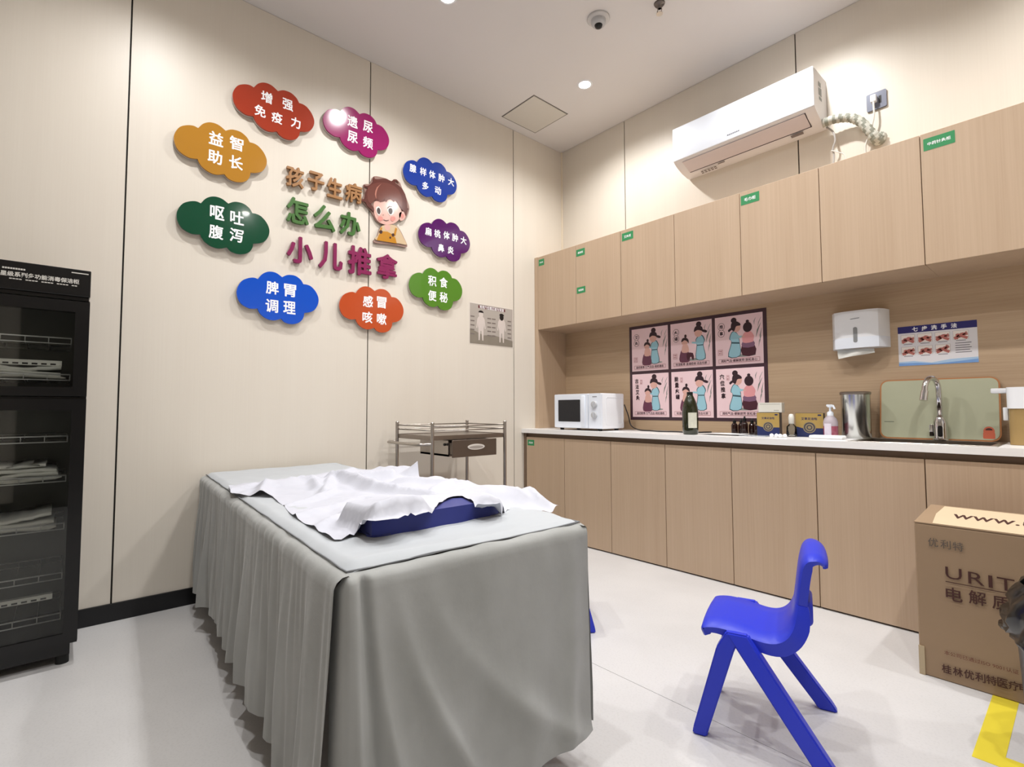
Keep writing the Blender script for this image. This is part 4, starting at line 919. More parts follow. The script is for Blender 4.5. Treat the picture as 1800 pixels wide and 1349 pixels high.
for zz in (0.828, 0.853):
    for (a, c) in (((-hx, -hy), (hx, -hy)), ((-hx, -hy), (-hx, hy)), ((-hx, hy), (hx, hy)), ((hx, -hy), (hx, hy))):
        if zz < 0.83 and False: continue
        q = B(); cyl(q, (*a, zz), (*c, zz), 0.0035, n=8); obj('rail', q, STEEL, t, smooth=True)
q = B(); tube(q, smooth_path([(hx, -hy, 0.752), (hx-0.02, -hy-0.035, 0.752), (hx-0.06, -hy-0.07, 0.752), (-hx+0.06, -hy-0.07, 0.752), (-hx+0.01, -hy-0.06, 0.752), (-hx-0.0, -hy, 0.752)], 6), 0.0085, 12); obj('push_handle', q, STEEL, t, smooth=True)
q = B(); box(q, -0.11, hx-0.008, -0.155, 0.165, 0.676, 0.688); box(q, -0.11, hx-0.008, -0.155, -0.150, 0.676, 0.768); box(q, -0.11, hx-0.008, 0.160, 0.165, 0.676, 0.768); box(q, -0.115, -0.11, -0.155, 0.165, 0.676, 0.768)
dw = obj('drawer_housing', q, STEEL, t)
q = B(); box(q, hx+0.030, hx+0.040, -0.158, 0.168, 0.672, 0.772, 0.002, 1); box(q, -0.05, hx+0.030, -0.148, -0.144, 0.690, 0.755); box(q, -0.05, hx+0.030, 0.154, 0.158, 0.690, 0.755); box(q, -0.05, hx+0.030, -0.144, 0.154, 0.690, 0.694)
dw = obj('drawer', q, mat('drawer_steel', (120, 110, 102), 0.35, 0.9, var=0.06), t)
q = B(); frh = Fr((hx+0.0402, 0.010, 0.728), (0, 1, 0), (0, 0, 1)); prism(q, frh, ell(0, 0, 0.062, 0.017, 28), 0, 0.004, 0); flat(q, frh, ell(0, -0.002, 0.052, 0.009, 28), 0.0042, 1)
obj('drawer_handle', q, [mat('handle_pale', (214, 208, 200), 0.3, var=0.02), mat('handle_recess', (160, 152, 144), 0.5)], dw)
q = B(); cyl(q, (hx-0.03, -0.160, 0.745), (hx-0.03, -0.170, 0.745), 0.008, n=12); obj('bolt', q, BLACKP, t)

# ================================================================== MASSAGE BED AND COVER
BR = math.atan2(-0.12, 1.95)          # bed is turned a little off square
BO = Vector((0.045, -2.640, 0))       # far left corner on the floor
BL, BW, BZ = 1.932, 0.645, 0.638
def bedw(u, v, z): return Vector((BO.x+u*math.cos(BR)-v*math.sin(BR), BO.y+u*math.sin(BR)+v*math.cos(BR), z))
def bedl(P): 
    dx, dy = P.x-BO.x, P.y-BO.y
    return (dx*math.cos(BR)+dy*math.sin(BR), -dx*math.sin(BR)+dy*math.cos(BR))
t = empty('massage_bed', 'massage table standing hidden under the grey cover', 'bed', BO, BR)
q = B(); box(q, 0.03, BL-0.03, 0.03, BW-0.03, 0.56, BZ-0.008, 0.012); obj('mattress', q, mat('bed_vinyl', (90, 80, 70), 0.5), t)
q = B(); box(q, 0.06, BL-0.06, 0.06, BW-0.06, 0.50, 0.56); obj('frame', q, STEELD, t)
for a in (0.12, BL-0.12):
    for c in (0.10, BW-0.10):
        q = B(); box(q, a-0.022, a+0.022, c-0.022, c+0.022, 0, 0.50); obj('leg', q, STEELD, t)
# cover
t = empty('bed_cover', 'pale grey fabric bed cover with a long pleated skirt', 'bed cover', BO, BR)
CLO = bpy.data.materials.new('grey_cover_fabric'); CLO.use_nodes = True
nt = CLO.node_tree; b = nt.nodes['Principled BSDF']; tc = nt.nodes.new('ShaderNodeTexCoord')
nz = nt.nodes.new('ShaderNodeTexNoise'); nz.inputs['Scale'].default_value = 5; nz.inputs['Detail'].default_value = 5
cr = nt.nodes.new('ShaderNodeValToRGB'); cr.color_ramp.elements[0].position = 0.35; cr.color_ramp.elements[1].position = 0.65
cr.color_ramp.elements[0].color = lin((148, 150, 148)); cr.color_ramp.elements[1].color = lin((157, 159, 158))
n3 = nt.nodes.new('ShaderNodeTexNoise'); n3.inputs['Scale'].default_value = 28; n3.inputs['Detail'].default_value = 4
bn = nt.nodes.new('ShaderNodeBump'); bn.inputs['Strength'].default_value = 0.25; bn.inputs['Distance'].default_value = 0.004
for n in (nz, n3): nt.links.new(tc.outputs['Object'], n.inputs['Vector'])
nt.links.new(nz.outputs['Fac'], cr.inputs[0]); nt.links.new(cr.outputs[0], b.inputs['Base Color'])
nt.links.new(n3.outputs['Fac'], bn.inputs['Height']); nt.links.new(bn.outputs[0], b.inputs['Normal'])
b.inputs['Roughness'].default_value = 0.75; b.inputs['Sheen Weight'].default_value = 0.25
def N3(x, y, z=0.0): return noise.noise(Vector((x, y, z)))
def ztop(u, v):
    e = min(u, BL-u, v, BW-v); r = 0.012
    z = BZ + 0.010*v/BW + 0.004*N3(u*6, v*9, 3) + 0.0025*N3(u*18, v*14, 5)
    if u > BL-0.30: z += 0.006*math.sin((BL-u)*34+v*6+1.5*N3(u*4, v*4))*max(0, (u-BL+0.30)/0.30)*0.6
    if e < r: z -= r-math.sqrt(max(0, r*r-(r-e)**2))
    return z
q = B(); NU, NV = 110, 44; G = []
for i in range(NU+1):
    row = []
    for j in range(NV+1):
        u, v = BL*i/NU, BW*j/NV
        row.append(q.verts.new((u, v, ztop(u, v))))
    G.append(row)
for i in range(NU):
    for j in range(NV): q.faces.new((G[i][j], G[i+1][j], G[i+1][j+1], G[i][j+1]))
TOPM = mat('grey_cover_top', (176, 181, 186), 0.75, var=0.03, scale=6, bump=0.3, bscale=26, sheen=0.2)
obj('top_sheet', q, TOPM, t, smooth=True)
def skirt(name, length, place, fold, hem, ns, nv=40, shoulder=0.03, z0=BZ-0.012):
    q = B(); G = []
    for i in range(ns+1):
        s = length*i/ns; row = []
        for j in range(nv+1):
            v = j/nv
            if v < 0.08:      # rounded shoulder outside the piping
                a = v/0.08*math.pi/2; out = shoulder*math.sin(a); z = z0 - shoulder*0.8*(1-math.cos(a)) + 0.004*N3(s*14, v*20, 1)
                out += fold(s, 0.0)*(v/0.08)
            else:
                w_ = (v-0.08)/0.92; out = shoulder + fold(s, w_); zt = z0-shoulder*0.8; z = zt+(hem(s)-zt)*w_
            row.append(q.verts.new(place(s, out, z)))
        G.append(row)
    for i in range(ns):
        for j in range(nv): q.faces.new((G[i][j], G[i+1][j], G[i+1][j+1], G[i][j+1]))
    return obj(name, q, CLO, t, smooth=True)
def fold_left(s, w_):
    x = s + 0.04*w_*N3(s*2, 3.0)
    d = 0.9*N3(x*13, w_*0.7, 2) + 0.55*N3(x*30, w_*1.1, 6)*(1.15-0.6*w_) + 0.45*math.sin(x*2*math.pi/0.16+3.5*N3(x*2.1, 0.4))*w_ + 0.3*abs(N3(x*20, w_*0.5, 9))
    amp = 0.006+0.026*min(1, w_*1.2)
    tail = 0.020*math.exp(-((s-1.86)/0.10)**2)*w_
    return amp*d + 0.008*w_ + tail
def hem_left(s): return 0.112 + 0.014*N3(s*5, 1.0) - 0.03*max(0, (s-1.3)/0.65) + 0.008*N3(s*16, 3.0)
def zrel(z): return max(0.0, min(1.0, (BZ-z)/0.55))
skirt('left_skirt', BL+0.014, lambda s, o, z: (s-0.05*zrel(z)*(s/BL)**5, -o, z), fold_left, hem_left, 380)
def fold_front(s, w_):
    r = 0.0
    for (c0, k, wd, h) in ((0.012, 0.02, 0.014, 0.022), (0.045, 0.10, 0.022, 0.024), (0.095, 0.24, 0.030, 0.022), (0.16, 0.46, 0.045, 0.015), (0.60, -0.03, 0.030, 0.014), (0.50, -0.06, 0.045, 0.010), (0.30, 0.22, 0.05, 0.008)):
        cc = c0 + k*w_**1.5
        r += h*math.exp(-abs((s-cc)/wd)**1.7)*min(1, 0.12+1.3*w_)
    r -= 0.020*math.exp(-((s-0.030-0.04*w_)/0.010)**2)*(1-w_)*0.9
    return r + 0.006*N3(s*7, w_*1.6, 7)*min(1, 0.3+w_) + 0.002*N3(s*22, w_*5, 3) + 0.006*w_
def hem_front(s): return 0.055 + 0.045*(max(0, s)/BW)**1.5 + 0.008*N3(s*6, 2.0)
def place_front(s, o, z):
    s -= 0.06
    if s < 0: return (BL+o*math.cos(min(1.4, -s*30))-max(0, -s-0.015)*1.0-0.01*min(1, -s*40), -0.006-0.010*min(1, -s*50), z-0.030*min(1, -s*40)*(1-zrel(z)))
    return (BL+o, s-0.006, z+0.010*(s/BW)*(1-zrel(z)))
skirt('foot_skirt', BW+0.072, place_front, lambda s, w_: fold_front(s-0.06, w_), lambda s: hem_front(s-0.06), 150, shoulder=0.026)
skirt('right_skirt', BL+0.022, lambda s, o, z: (s, BW-0.006+o, z+0.008*(1-zrel(z))), lambda s, w_: fold_left(s+7, w_)*0.6+0.004*w_, lambda s: 0.115+0.012*N3(s*5, 9.0), 220, shoulder=0.014)
skirt('head_skirt', BW, lambda s, o, z: (-min(o, 0.03), s, z), lambda s, w_: 0.006*math.sin(s*40)*w_, lambda s: 0.11, 60, shoulder=0.015)
q = B(); PI_ = [(0.0, 0.0)]
pp = []
for k in range(60): pp.append((BL*k/60, -0.002))
pp += [(BL, 0.0)] + [(BL+0.002, BW*k/24) for k in range(1, 25)]
tube(q, [(a-0.004, c, BZ-0.009+0.010*c/BW+0.003*N3(a*9, c*9)) for a, c in pp], 0.0022, 6)
tube(q, [(BL*k/60, BW+0.002, BZ+0.001+0.003*N3(k*0.3, 1)) for k in range(61)], 0.0022, 6)
obj('piping', q, mat('cover_piping', (128, 131, 135), 0.8, var=0.05), t, smooth=True)

# pillow slab (blue)
pa, pb = on_z(661, 948, BZ+0.002), on_z(877, 907, BZ+0.004)
ua, va = bedl(pa); ub, vb = bedl(pb)
PLn = (Vector((ub, vb))-Vector((ua, va))).length; PR = math.atan2(vb-va, ub-ua)-math.pi/2
t = empty('blue_pillow', 'royal blue foam pillow on the bed, half under the paper sheet', 'pillow', (*bedw(ua, va, 0).xy, BZ+0.004), BR+PR)
# local: y along the front edge, -x towards the head of the bed
PTk = 0.046; PDp = 0.165
q = B(); ol = sm2([(0.0, 0.004), (0.0, PLn*0.35), (0.0, PLn*0.7), (-0.002, PLn-0.004), (-0.03, PLn+0.004), (-0.09, PLn), (-PDp, PLn-0.01), (-PDp-0.01, PLn*0.6), (-PDp, 0.01), (-0.09, 0.0), (-0.03, -0.004)], 3, True)
prism(q, Fr((0, 0, 0), (1, 0, 0), (0, 1, 0)), ol, 0.0, PTk)
bmesh.ops.bevel(q, geom=[e for e in q.edges if abs(e.verts[0].co.z-e.verts[1].co.z) < 1e-4], offset=0.006, segments=2, affect='EDGES')
bmesh.ops.triangulate(q, faces=[f for f in q.faces if len(f.verts) > 8])
obj('foam_block', q, mat('royal_blue_fabric', (28, 40, 124), 0.55, var=0.06, scale=30, sheen=0.2), t, autos=30)
PILM = Matrix.Translation((*bedw(ua, va, 0).xy, 0)) @ Matrix.Rotation(BR+PR, 4, 'Z')
PILI = PILM.inverted()

# disposable paper sheet
Zs = BZ+0.006
def sstep(a): a = max(0, min(1, a)); return a*a*(3-2*a)
def pil_h(x, y):
    L_ = PILI @ Vector((x, y, 0))
    dx = max(-PDp-L_.x, L_.x-0.0, 0); dy = max(-L_.y, L_.y-PLn, 0)
    return (PTk+0.004)*(1-sstep(math.hypot(dx, dy)/0.030))
ridges = []
def ridge(p0, p1, h, wd, z=0.03):
    ridges.append((on_z(*p0, Zs+z*0.6).xy, on_z(*p1, Zs+z*0.6).xy, h, wd))
ridge((471, 842), (549, 843), 0.030, 0.050); ridge((471, 842), (456, 868), 0.022, 0.035); ridge((549, 843), (560, 856), 0.02, 0.03)
ridge((582, 840), (600, 841), 0.030, 0.040); ridge((600, 841), (660, 862), 0.032, 0.040); ridge((660, 862), (700, 867), 0.026, 0.035); ridge((700, 867), (760, 874), 0.02, 0.03)
ridge((582, 840), (570, 862), 0.018, 0.03); ridge((625, 846), (690, 845), 0.030, 0.05); ridge((667, 824), (715, 828), 0.018, 0.06)
ridge((735, 840), (800, 845), 0.050, 0.07); ridge((800, 845), (905, 862), 0.050, 0.06); ridge((905, 862), (950, 880), 0.025, 0.04); ridge((402, 855), (470, 845), 0.012, 0.03)
for a_, c_, h_, w_ in (((520, 905), (640, 880), 0.010, 0.03), ((560, 925), (615, 900), 0.008, 0.025), ((505, 885), (585, 868), 0.012, 0.03), ((640, 880), (740, 896), 0.008, 0.03),
                       ((700, 858), (850, 868), 0.014, 0.035), ((760, 874), (800, 862), 0.014, 0.03), ((850, 868), (940, 888), 0.012, 0.03), ((430, 862), (480, 858), 0.007, 0.02), ((620, 836), (560, 850), 0.012, 0.03)):
    ridge(a_, c_, h_, w_, 0.01)
def paper_z(x, y):
    u, v = bedl(Vector((x, y, 0)))
    p = Vector((x, y)); r = 0.0
    for a, c, h, wd in ridges:
        d = c-a; tt = max(0, min(1, (p-a).dot(d)/d.length_squared)); dist = (p-(a+d*tt)).length
        r = max(r, 1.25*h*max(0.0, 1-dist/(wd*1.15))**1.3)
    z = Zs + max(r*(1-0.8*min(1, pil_h(x, y)/0.04)), 0) + pil_h(x, y) + 0.006*abs(N3(x*9, y*12, 1)) + 0.006*abs(N3(x*6, y*5, 4)) + 0.0015*abs(N3(x*40, y*34, 8))
    if v > BW: z -= min(0.035, (v-BW)*0.35)
    if v < 0.012 and pil_h(x, y) < 0.01: z = max(z, Zs)
    return z
bpx = [(402, 853, 0), (440, 849, .006), (467, 842, .026), (500, 842, .028), (533, 838, .028), (560, 834, .022), (600, 828, .026), (667, 820, .034), (700, 821, .040), (729, 823, .042), (737, 838, .034), (775, 838, .044), (819, 845, .048), (870, 853, .048), (916, 860, .042), (946, 873, .016), (984, 890, .000), (963, 900, 0), (925, 903, 0), (905, 898, 0), (892, 896, .004), (884, 889, .028), (878, 884.5, .049), (860, 887, .05), (842, 886, .05), (832, 882, .05), (822, 877, .05), (812, 872, .05), (796, 873, .05), (780, 880, .05), (765, 892, .05), (750, 901, .05), (738, 904, .05), (722, 902, .05), (712, 906, .05), (700, 912, .05), (670, 915, .05), (640, 914, .05), (632, 920, .035), (628, 932, .015), (622, 942, 0), (600, 949, 0), (588, 949, 0), (560, 934, 0), (530, 917, 0), (511, 903, 0), (500, 888, 0.002), (478, 872, 0.002), (440, 872, 0), (405, 866, -.002)]
bpts = []; bdel = []
for px, py, h in bpx:
    P = on_z(px, py, Zs+h); bpts.append((P.x, P.y)); bdel.append(Zs+h-paper_z(P.x, P.y))
def paper_zz(x, y):
    sw = sv = 0.0
    for (bx_, by_), dd in zip(bpts, bdel):
        w_ = 1.0/((bx_-x)**2+(by_-y)**2+2e-5)**1.5; sw += w_; sv += w_*dd
    return paper_z(x, y) + sv/sw
poly = []
for i in range(len(bpts)):
    a, c = Vector(bpts[i]), Vector(bpts[(i+1) % len(bpts)])
    n = max(1, int((c-a).length/0.012))
    for k in range(n): poly.append(a.lerp(c, k/n))
def inside(x, y):
    r = False; n = len(poly); j = n-1
    for i in range(n):
        if (poly[i].y > y) != (poly[j].y > y) and x < (poly[j].x-poly[i].x)*(y-poly[i].y)/(poly[j].y-poly[i].y)+poly[i].x: r = not r
        j = i
    return r
pts = [Vector(p) for p in poly]; ne = len(pts); edges = [(i, (i+1) % ne) for i in range(ne)]
xs = [p.x for p in poly]; ys = [p.y for p in poly]
x = min(xs)
while x < max(xs):
    y = min(ys)
    while y < max(ys):
        if inside(x, y) : pts.append(Vector((x+random.uniform(-1, 1)*0.002, y+random.uniform(-1, 1)*0.002)))
        y += 0.009
    x += 0.009
res_ = delaunay_2d_cdt(pts, edges, [], 1, 1e-5)
q = B(); vs = [q.verts.new((p.x, p.y, max(BZ+0.003 if -0.004 < bedl(p)[1] < BW-0.002 else BZ-0.03, paper_zz(p.x, p.y)))) for p in res_[0]]
for f in res_[2]:
    try: q.faces.new([vs[i] for i in f])
    except ValueError: pass
for v in list(q.verts):
    if not v.link_faces: q.verts.remove(v)
bmesh.ops.recalc_face_normals(q, faces=q.faces)
PAPM = mat('tissue_paper', (190, 192, 202), 0.7, var=0.015, scale=8, bump=0.25, bscale=16)
tag(obj('paper_bed_sheet', q, PAPM, smooth=True), 'crumpled white disposable paper sheet over the bed and the pillow', 'sheet')

# ================================================================== BLUE CHILD CHAIRS
BLUE = mat('blue_plastic', (34, 52, 196), 0.38, var=0.02, scale=12)
def make_chair(label, loc, rz):
    t = empty('child_chair', label, 'chair', loc, rz, group='blue plastic child chairs')
    # local: +x is the front, y sideways
    def shell(name, st, th):
        q = B(); G = []
        for k, (x, z, hw, fl) in enumerate(st):
            a = Vector(st[max(k-1, 0)][:2]); c = Vector(st[min(k+1, len(st)-1)][:2]); d = (c-a).normalized(); nrm = Vector((-d.y, d.x))  # underside / back
            pass
            row = []
            sec = [(-hw, fl), (-hw-0.002, 0.006), (-hw+0.006, 0.0), (-hw*0.5, -0.003), (0, -0.004), (hw*0.5, -0.003), (hw-0.006, 0.0), (hw+0.002, 0.006), (hw, fl), (hw-0.014, fl), (hw-0.016, th), (0, th-0.002), (-hw+0.016, th), (-hw+0.014, fl)]
            for (y, o) in sec: row.append(q.verts.new((x+nrm.x*o, y, z+nrm.y*o)))
            G.append(row)
        n = len(G[0])
        for A_, C_ in zip(G, G[1:]):
            for k in range(n): q.faces.new((A_[k], A_[(k+1) % n], C_[(k+1) % n], C_[k]))
        q.faces.new(G[0][::-1]); q.faces.new(G[-1])
        bmesh.ops.recalc_face_normals(q, faces=q.faces)
        return obj(name, q, BLUE, t, autos=50)
    prof = smooth_path([(0.157, 0.282, 0), (0.164, 0.300, 0), (0.155, 0.314, 0), (0.11, 0.321, 0), (0.05, 0.314, 0), (0.0, 0.305, 0), (-0.032, 0.308, 0), (-0.056, 0.324, 0), (-0.072, 0.352, 0), (-0.080, 0.386, 0), (-0.083, 0.41, 0)], 4)
    N = len(prof); shell('seat', [(p.x, p.y, 0.134+0.006*math.sin(i/N*3)-0.016*max(0, (i/N-0.72)/0.28), 0.022+0.020*min(1, max(0, (i/N-0.25)/0.35))-0.012*max(0, (i/N-0.8)/0.2)) for i, p in enumerate(prof)], 0.013)
    prof = smooth_path([(-0.0825, 0.402, 0), (-0.087, 0.44, 0), (-0.093, 0.485, 0), (-0.100, 0.518, 0), (-0.112, 0.536, 0), (-0.128, 0.542, 0), (-0.146, 0.539, 0), (-0.160, 0.527, 0), (-0.163, 0.514, 0)], 4)
    N = len(prof); shell('backrest', [(p.x, p.y, 0.118+0.012*math.sin(min(1, i/N*1.6)*math.pi/2)-0.030*max(0, (i/N-0.6)/0.4), 0.028-0.016*min(1, max(0, i/N-0.35)*2.2)) for i, p in enumerate(prof)], 0.011)
    q = B(); box(q, -0.125, -0.084, -0.07, 0.07, 0.335, 0.405, 0.014, 3); obj('back_brace', q, BLUE, t, autos=40)
    def leg(pts, wd, dp):
        q = B(); G = []
        for k, p in enumerate(pts):
            p = Vector(p); w_, d_ = wd[k], dp[k]
            G.append([q.verts.new(p+Vector(o)) for o in ((-d_, -w_, 0), (d_, -w_, 0), (d_, w_, 0), (-d_, w_, 0))])
        for A_, C_ in zip(G, G[1:]):
            for k in range(4): q.faces.new((A_[k], A_[(k+1) % 4], C_[(k+1) % 4], C_[k]))
        q.faces.new(G[0][::-1]); q.faces.new(G[-1]); bmesh.ops.recalc_face_normals(q, faces=q.faces)
        bmesh.ops.bevel(q, geom=list(q.edges), offset=0.004, segments=2, affect='EDGES')
        obj('leg', q, BLUE, t, autos=40)
    for s in (-1, 1):
        leg([(0.172, s*0.132, 0.0), (0.168, s*0.133, 0.02), (0.095, s*0.146, 0.268), (0.072, s*0.146, 0.312)], [0.016, 0.017, 0.019, 0.012], [0.020, 0.021, 0.024, 0.022])
        leg([(-0.160, s*0.188, 0.0), (-0.148, s*0.186, 0.02), (0.032, s*0.150, 0.268), (0.066, s*0.146, 0.314)], [0.016, 0.017, 0.019, 0.012], [0.026, 0.027, 0.028, 0.030])
    return t
CC = Vector((2.281, -1.576, 0)); hd = math.atan2(-0.327, -0.945)
make_chair('blue plastic child chair standing alone on the floor before the cabinets', CC, hd)
P = on_z(1038, 1111, 0.0)
hd2 = math.radians(52)
f2 = Vector((math.cos(hd2), math.sin(hd2), 0)); s2 = Vector((-f2.y, f2.x, 0))
c2_ = P - f2*0.172 + s2*0.132
make_chair('blue plastic child chair hidden behind the bed, one foot showing', c2_, hd2)

# ================================================================== CARTON, BIN, TAPE
t = empty('cardboard_carton', 'large brown cardboard carton standing before the cabinets at right', 'carton', (2.785, -0.67, 0))
CB = mat('cardboard', (150, 126, 100), 0.7, var=0.05, scale=5, stretch=(1, 1, 1), bump=0.15, bscale=60)
CBL = mat('cardboard_light', (206, 186, 156), 0.6, var=0.03)
CBD = mat('cardboard_ink', (66, 34, 28), 0.6, var=0.03)
hx, y0_, y1_, H_ = 0.270, -0.185, 0.185, 0.534
q = B(); fs = box(q, -hx, hx, y0_, y1_, 0, H_, 0.004, 1)
for v in q.verts: v.co.y += -0.004*math.sin((v.co.z/H_)*math.pi)*(1 if v.co.y < 0 else 0)
obj('body', q, CB, t)
q = B()
def slab(q, P4, th):
    P4 = [Vector(p) for p in P4]; n = (P4[1]-P4[0]).cross(P4[2]-P4[0]).normalized()*th
    A_ = [q.verts.new(p) for p in P4]; C_ = [q.verts.new(p+n) for p in P4]
    q.faces.new(A_[::-1]); q.faces.new(C_)
    for i in range(4): q.faces.new((A_[i], A_[(i+1) % 4], C_[(i+1) % 4], C_[i]))
slab(q, [(-hx, y0_, H_), (hx, y0_, H_), (hx, 0.05, H_+0.034), (-hx+0.012, 0.05, H_+0.034)], 0.004); obj('front_flap', q, CB, t)
q = B(); slab(q, [(-hx+0.01, y1_, H_), (-hx+0.02, 0.03, H_+0.028), (hx, 0.03, H_+0.028), (hx, y1_, H_)][::-1], 0.003); obj('back_flap', q, mat('cardboard_dark', (104, 72, 54), 0.7), t)
ff = Vector((0, 0.235, 0.034)).normalized(); frF = Fr((0, y0_, H_+0.0045), (1, 0, 0), tuple(ff))
q = B(); flat(q, frF, [(-hx+0.052, 0.004), (hx-0.002, 0.004), (hx-0.002, 0.225), (-hx+0.055, 0.225), (-hx+0.045, 0.12)], 0.0006, 1)
P = on_z(1675, 908, H_+0.02); put_text(q, frF, 'www.urit.com', P.x-2.785+0.215, 0.125, height=0.070, width=0.43, w=0.001, off=0.01, mi=0)
frC = Fr((0, y0_-0.0055, 0), (1, 0, 0), (0, 0, 1))
def onc(px, py): P = on_y(px, py, -0.861); return (P.x-2.785, P.z)
for ch, px, py, wd_, ht_ in (('U', 1676, 1009, 0.043, 0.040), ('R', 1716, 1018, 0.041, 0.040), ('I', 1741, 1023, 0.010, 0.040), ('T', 1768, 1028, 0.042, 0.040)):
    put_text(q, frC, ch, *onc(px, py), width=wd_, height=ht_, mi=0)
for ch, px, py in (('电', 1677, 1046), ('解', 1718, 1052), ('质', 1760, 1061)): put_text(q, frC, ch, *onc(px, py), width=0.044, height=0.046, off=0.012, mi=0)
for k_, ch in enumerate('优利特'): put_text(q, frC, ch, *onc(1640+22*k_, 954+3.8*k_), width=0.028, height=0.030, off=0.006, mi=2, res=2)
for k_, ch in enumerate('桂林优利特医疗电子'): put_text(q, frC, ch, *onc(1664+19.7*k_, 1177+4.9*k_), width=0.026, height=0.030, off=0.02, mi=0, res=2)
a_, c_ = onc(1660, 1152), onc(1791, 1181)
put_text(q, frC, '本公司已通过ISO 9001认证', (a_[0]+c_[0])/2, (a_[1]+c_[1])/2+0.003, height=0.014, width=c_[0]-a_[0], mi=3, res=2)
a_, c_ = onc(1662, 1022.5), onc(1800, 1050)
flat(q, frC, [(a_[0], a_[1]-0.0015), (c_[0], a_[1]-0.0015), (c_[0], a_[1]+0.0015), (a_[0], a_[1]+0.0015)], 0.0, 0)
obj('print', q, [CBD, CBL, mat('ink_grey', (92, 82, 74), 0.6), mat('ink_red', (104, 52, 40), 0.6)], t)
q = B(); box(q, -hx-0.001, -hx+0.016, y0_-0.0042, y0_+0.001, 0.0, 0.10); obj('packing_tape', q, mat('tape_brown', (176, 158, 128), 0.25, var=0.05), t)

q = B()
box(q, 2.705, 2.767, -1.302, -0.80, 0.0, 0.0009); box(q, 2.767, 3.45, -1.302, -1.240, 0.0, 0.0009)
tag(obj('floor_tape', q, mat('yellow_tape', (222, 204, 60), 0.45, var=0.05, scale=12)), 'yellow marking tape stuck on the floor in an L shape', 'tape')

t = empty('waste_bin', 'grey waste bin at the right edge lined with a black bag', 'bin', (2.925, -1.155, 0))
q = B(); lathe(q, [(0, 0.0), (0.112, 0.0), (0.116, 0.01), (0.132, 0.33), (0.135, 0.34), (0.130, 0.34), (0.112, 0.02), (0, 0.015)], 36); obj('body', q, mat('bin_grey', (96, 98, 104), 0.3, 0.6), t, smooth=True)
q = B(); rr = []
for j in range(15):
    an = j/14; row = []
    for k in range(48):
        th = 2*math.pi*k/48
        if an < 0.35: rad = 0.142+0.016*math.sin(th*5)+0.02*math.sin(an*9); z = 0.305+an*0.10
        else:
            e = (an-0.35)/0.65; rad = 0.158-0.05*e**2+0.018*N3(math.cos(th)*3, math.sin(th)*3, e*4); z = 0.34+0.135*e+0.03*N3(math.cos(th)*2, math.sin(th)*2, 9)
        rad += 0.012*N3(math.cos(th)*7, math.sin(th)*7, an*6)
        row.append(q.verts.new((rad*math.cos(th), rad*math.sin(th), z)))
    rr.append(row)
for A_, C_ in zip(rr, rr[1:]):
    for k in range(48): q.faces.new((A_[k], A_[(k+1) % 48], C_[(k+1) % 48], C_[k]))
obj('bin_bag', q, mat('black_bag', (7, 7, 9), 0.3, var=0.1, coat=0.5), t, smooth=True)

# ================================================================== STERILISING CABINET
KX, KY1, KY0 = 0.41, -3.120, -3.72
t = empty('towel_steriliser', 'tall black glass-door towel steriliser cabinet at the left edge', 'cabinet', (0.22, (KY0+KY1)/2, 0))
hy = (KY1-KY0)/2; fx = KX-0.22; bx = -0.19
KB = mat('cabinet_black', (9, 9, 11), 0.25, var=0.05)
RK = mat('rack_wire', (210, 210, 208), 0.3, 0.35, var=0.02)
KI = mat('cabinet_inner', (92, 94, 92), 0.4, 0.3, var=0.05)
q = B()
box(q, bx, fx-0.03, -hy, -hy+0.018, 0.075, 1.375); box(q, bx, fx-0.03, hy-0.018, hy, 0.075, 1.375)
box(q, bx, bx+0.012, -hy+0.018, hy-0.018, 0.075, 1.375, mi=1)
box(q, bx, fx-0.03, -hy+0.018, hy-0.018, 0.075, 0.105); box(q, bx, fx-0.03, -hy+0.018, hy-0.018, 0.975, 1.000)
obj('housing', q, [KB, KI], t)
q = B(); box(q, bx, fx, -hy, hy, 1.385, 1.489, 0.003); box(q, bx, fx-0.012, -hy+0.002, hy-0.004, 1.372, 1.386); obj('header', q, KB, t)
frk = Fr((fx+0.0003, 0, 0), (0, 1, 0), (0, 0, 1))
q = B()
put_text(q, frk, '星级系列多功能消毒保洁柜', (hy-0.130)-0.012, 1.441, width=0.215, height=0.0185, w=0.0004, off=0.035, res=1)
for k in range(22): 
    if k % 5 != 4: flat(q, frk, [(hy-0.226+k*0.0085, 1.4225), (hy-0.219+k*0.0085, 1.4225), (hy-0.219+k*0.0085, 1.4262), (hy-0.226+k*0.0085, 1.4262)], 0.0004)
for k in range(9): flat(q, frk, [(hy-0.245+k*0.0068, 1.458), (hy-0.2395+k*0.0068, 1.458), (hy-0.2395+k*0.0068, 1.464), (hy-0.245+k*0.0068, 1.464)], 0.0004)
flat(q, frk, [(hy-0.058, 1.4725), (hy-0.008, 1.4725), (hy-0.008, 1.4765), (hy-0.058, 1.4765)], 0.0004)
obj('header_lettering', q, mat('pale_ink', (196, 194, 188), 0.4), t)
KG = glass('smoked_glass', (0.93, 0.94, 0.93), 1.42)
for z0_, z1_, nm in ((1.003, 1.366, 'upper'), (0.090, 0.992, 'lower')):
    q = B()
    m_ = 0.042
    for (a, c, d, e) in ((-hy, hy, z1_-m_, z1_), (-hy, hy, z0_, z0_+m_*0.8), (-hy, -hy+m_, z0_+m_*0.8, z1_-m_), (hy-m_, hy, z0_+m_*0.8, z1_-m_)):
        box(q, fx-0.029, fx-0.002, a, c, d, e)
    d_ = obj('glass_door', q, KB, t)
    q = B(); box(q, fx-0.010, fx-0.006, -hy+m_, hy-m_, z0_+m_*0.8, z1_-m_); obj('glass_pane', q, KG, d_)
q = B(); box(q, bx+0.01, fx-0.035, -hy+0.02, hy-0.02, 0.035, 0.090); obj('plinth', q, KB, t)
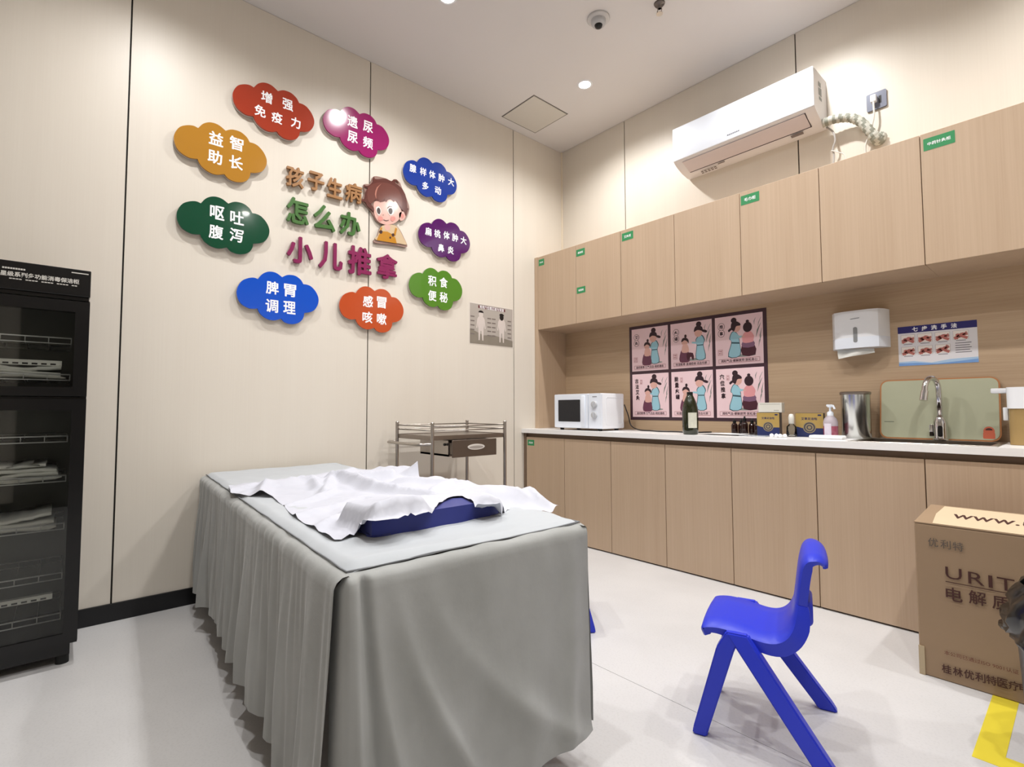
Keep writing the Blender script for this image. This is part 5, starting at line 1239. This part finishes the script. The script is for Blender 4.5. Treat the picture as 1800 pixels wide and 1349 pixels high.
for sx in (bx+0.05, fx-0.06):
    for sy in (-hy+0.04, hy-0.04):
        q = B(); cyl(q, (sx, sy, 0), (sx, sy, 0.04), 0.020, n=16); obj('foot', q, RUBBER, t, autos=40)
def rack(z, h=0.022):
    q = B(); xa, xb, ya, yb = bx+0.03, fx-0.055, -hy+0.03, hy-0.05
    for zz in (z, z+h):
        tube(q, [(xa, ya, zz), (xb, ya, zz), (xb, yb, zz), (xa, yb, zz), (xa, ya, zz)], 0.0024 if zz == z else 0.0028, 6)
    for k in range(9):
        yy = ya+(yb-ya)*k/8; tube(q, [(xb, yy, z+h), (xb, yy, z), (xa, yy, z), (xa, yy, z+h)], 0.0016, 5)
    obj('wire_rack', q, RK, t, smooth=True)
for z in (1.205, 1.065, 0.830, 0.680, 0.500, 0.315, 0.165): rack(z)
for z in (1.120, 0.240):
    q = B(); box(q, fx-0.10, fx-0.075, -hy+0.03, hy-0.075, z, z+0.020); tb = obj('lamp_bar', q, mat('lamp_bar', (236, 236, 230), 0.4), t)
    q = B()
    for k in range(18): box(q, fx-0.0752, fx-0.0745, -hy+0.05+k*0.026, -hy+0.066+k*0.026, z+0.003, z+0.009)
    obj('vent_slots', q, BLACKP, tb)
# towels on the racks
def towel(z, h, layers, label, seed, inset=0.0):
    TM = mat('towel_white', (238, 238, 232), 0.95, var=0.04, scale=60, bump=0.6, bscale=380)
    q = B(); y1 = KY1-0.062-inset; y0 = KY0+0.05; xb = KX-0.068; xa = KX-0.30
    for L_ in range(layers):
        zz = z+h*L_/layers; th = h/layers*0.85; sec = []
        path = []
        n = 26
        for k in range(n+1):
            u = k/n; yy = y0+(y1-0.012*L_*random.uniform(0.2, 1.5)-y0)*u
            path.append((yy, zz+th*0.5+0.004*N3(u*7, seed+L_)+ (0.012*max(0, u-0.75)*4 if L_ == layers-1 else 0) + 0.004*math.sin(u*9+L_+seed)))
        for side in (0,):
            rows_ = []
            for (yy, zc) in path:
                e = min(1, (y1-yy)/0.015+0.25)
                rows_.append([q.verts.new((x_, yy, zc+dz*e)) for x_, dz in ((xa, -th/2), (xb-0.006, -th/2), (xb, -th*0.2), (xb+0.001, th*0.2), (xb-0.006, th/2), (xa, th/2))])
            for A_, C_ in zip(rows_, rows_[1:]):
                for k in range(6): q.faces.new((A_[k], A_[(k+1) % 6], C_[(k+1) % 6], C_[k]))
            q.faces.new(rows_[0]); q.faces.new(rows_[-1][::-1])
    o = obj('towel_stack', q, TM, smooth=True); tag(o, label, 'towel', 'white towels in the steriliser'); return o
towel(1.070, 0.045, 3, 'white folded towels on the rack in the upper compartment', 1.0)
towel(0.685, 0.062, 4, 'white folded towels on the middle rack of the lower compartment', 5.0)
towel(0.505, 0.050, 3, 'white crumpled towels on the rack below the middle one', 9.0, 0.01)
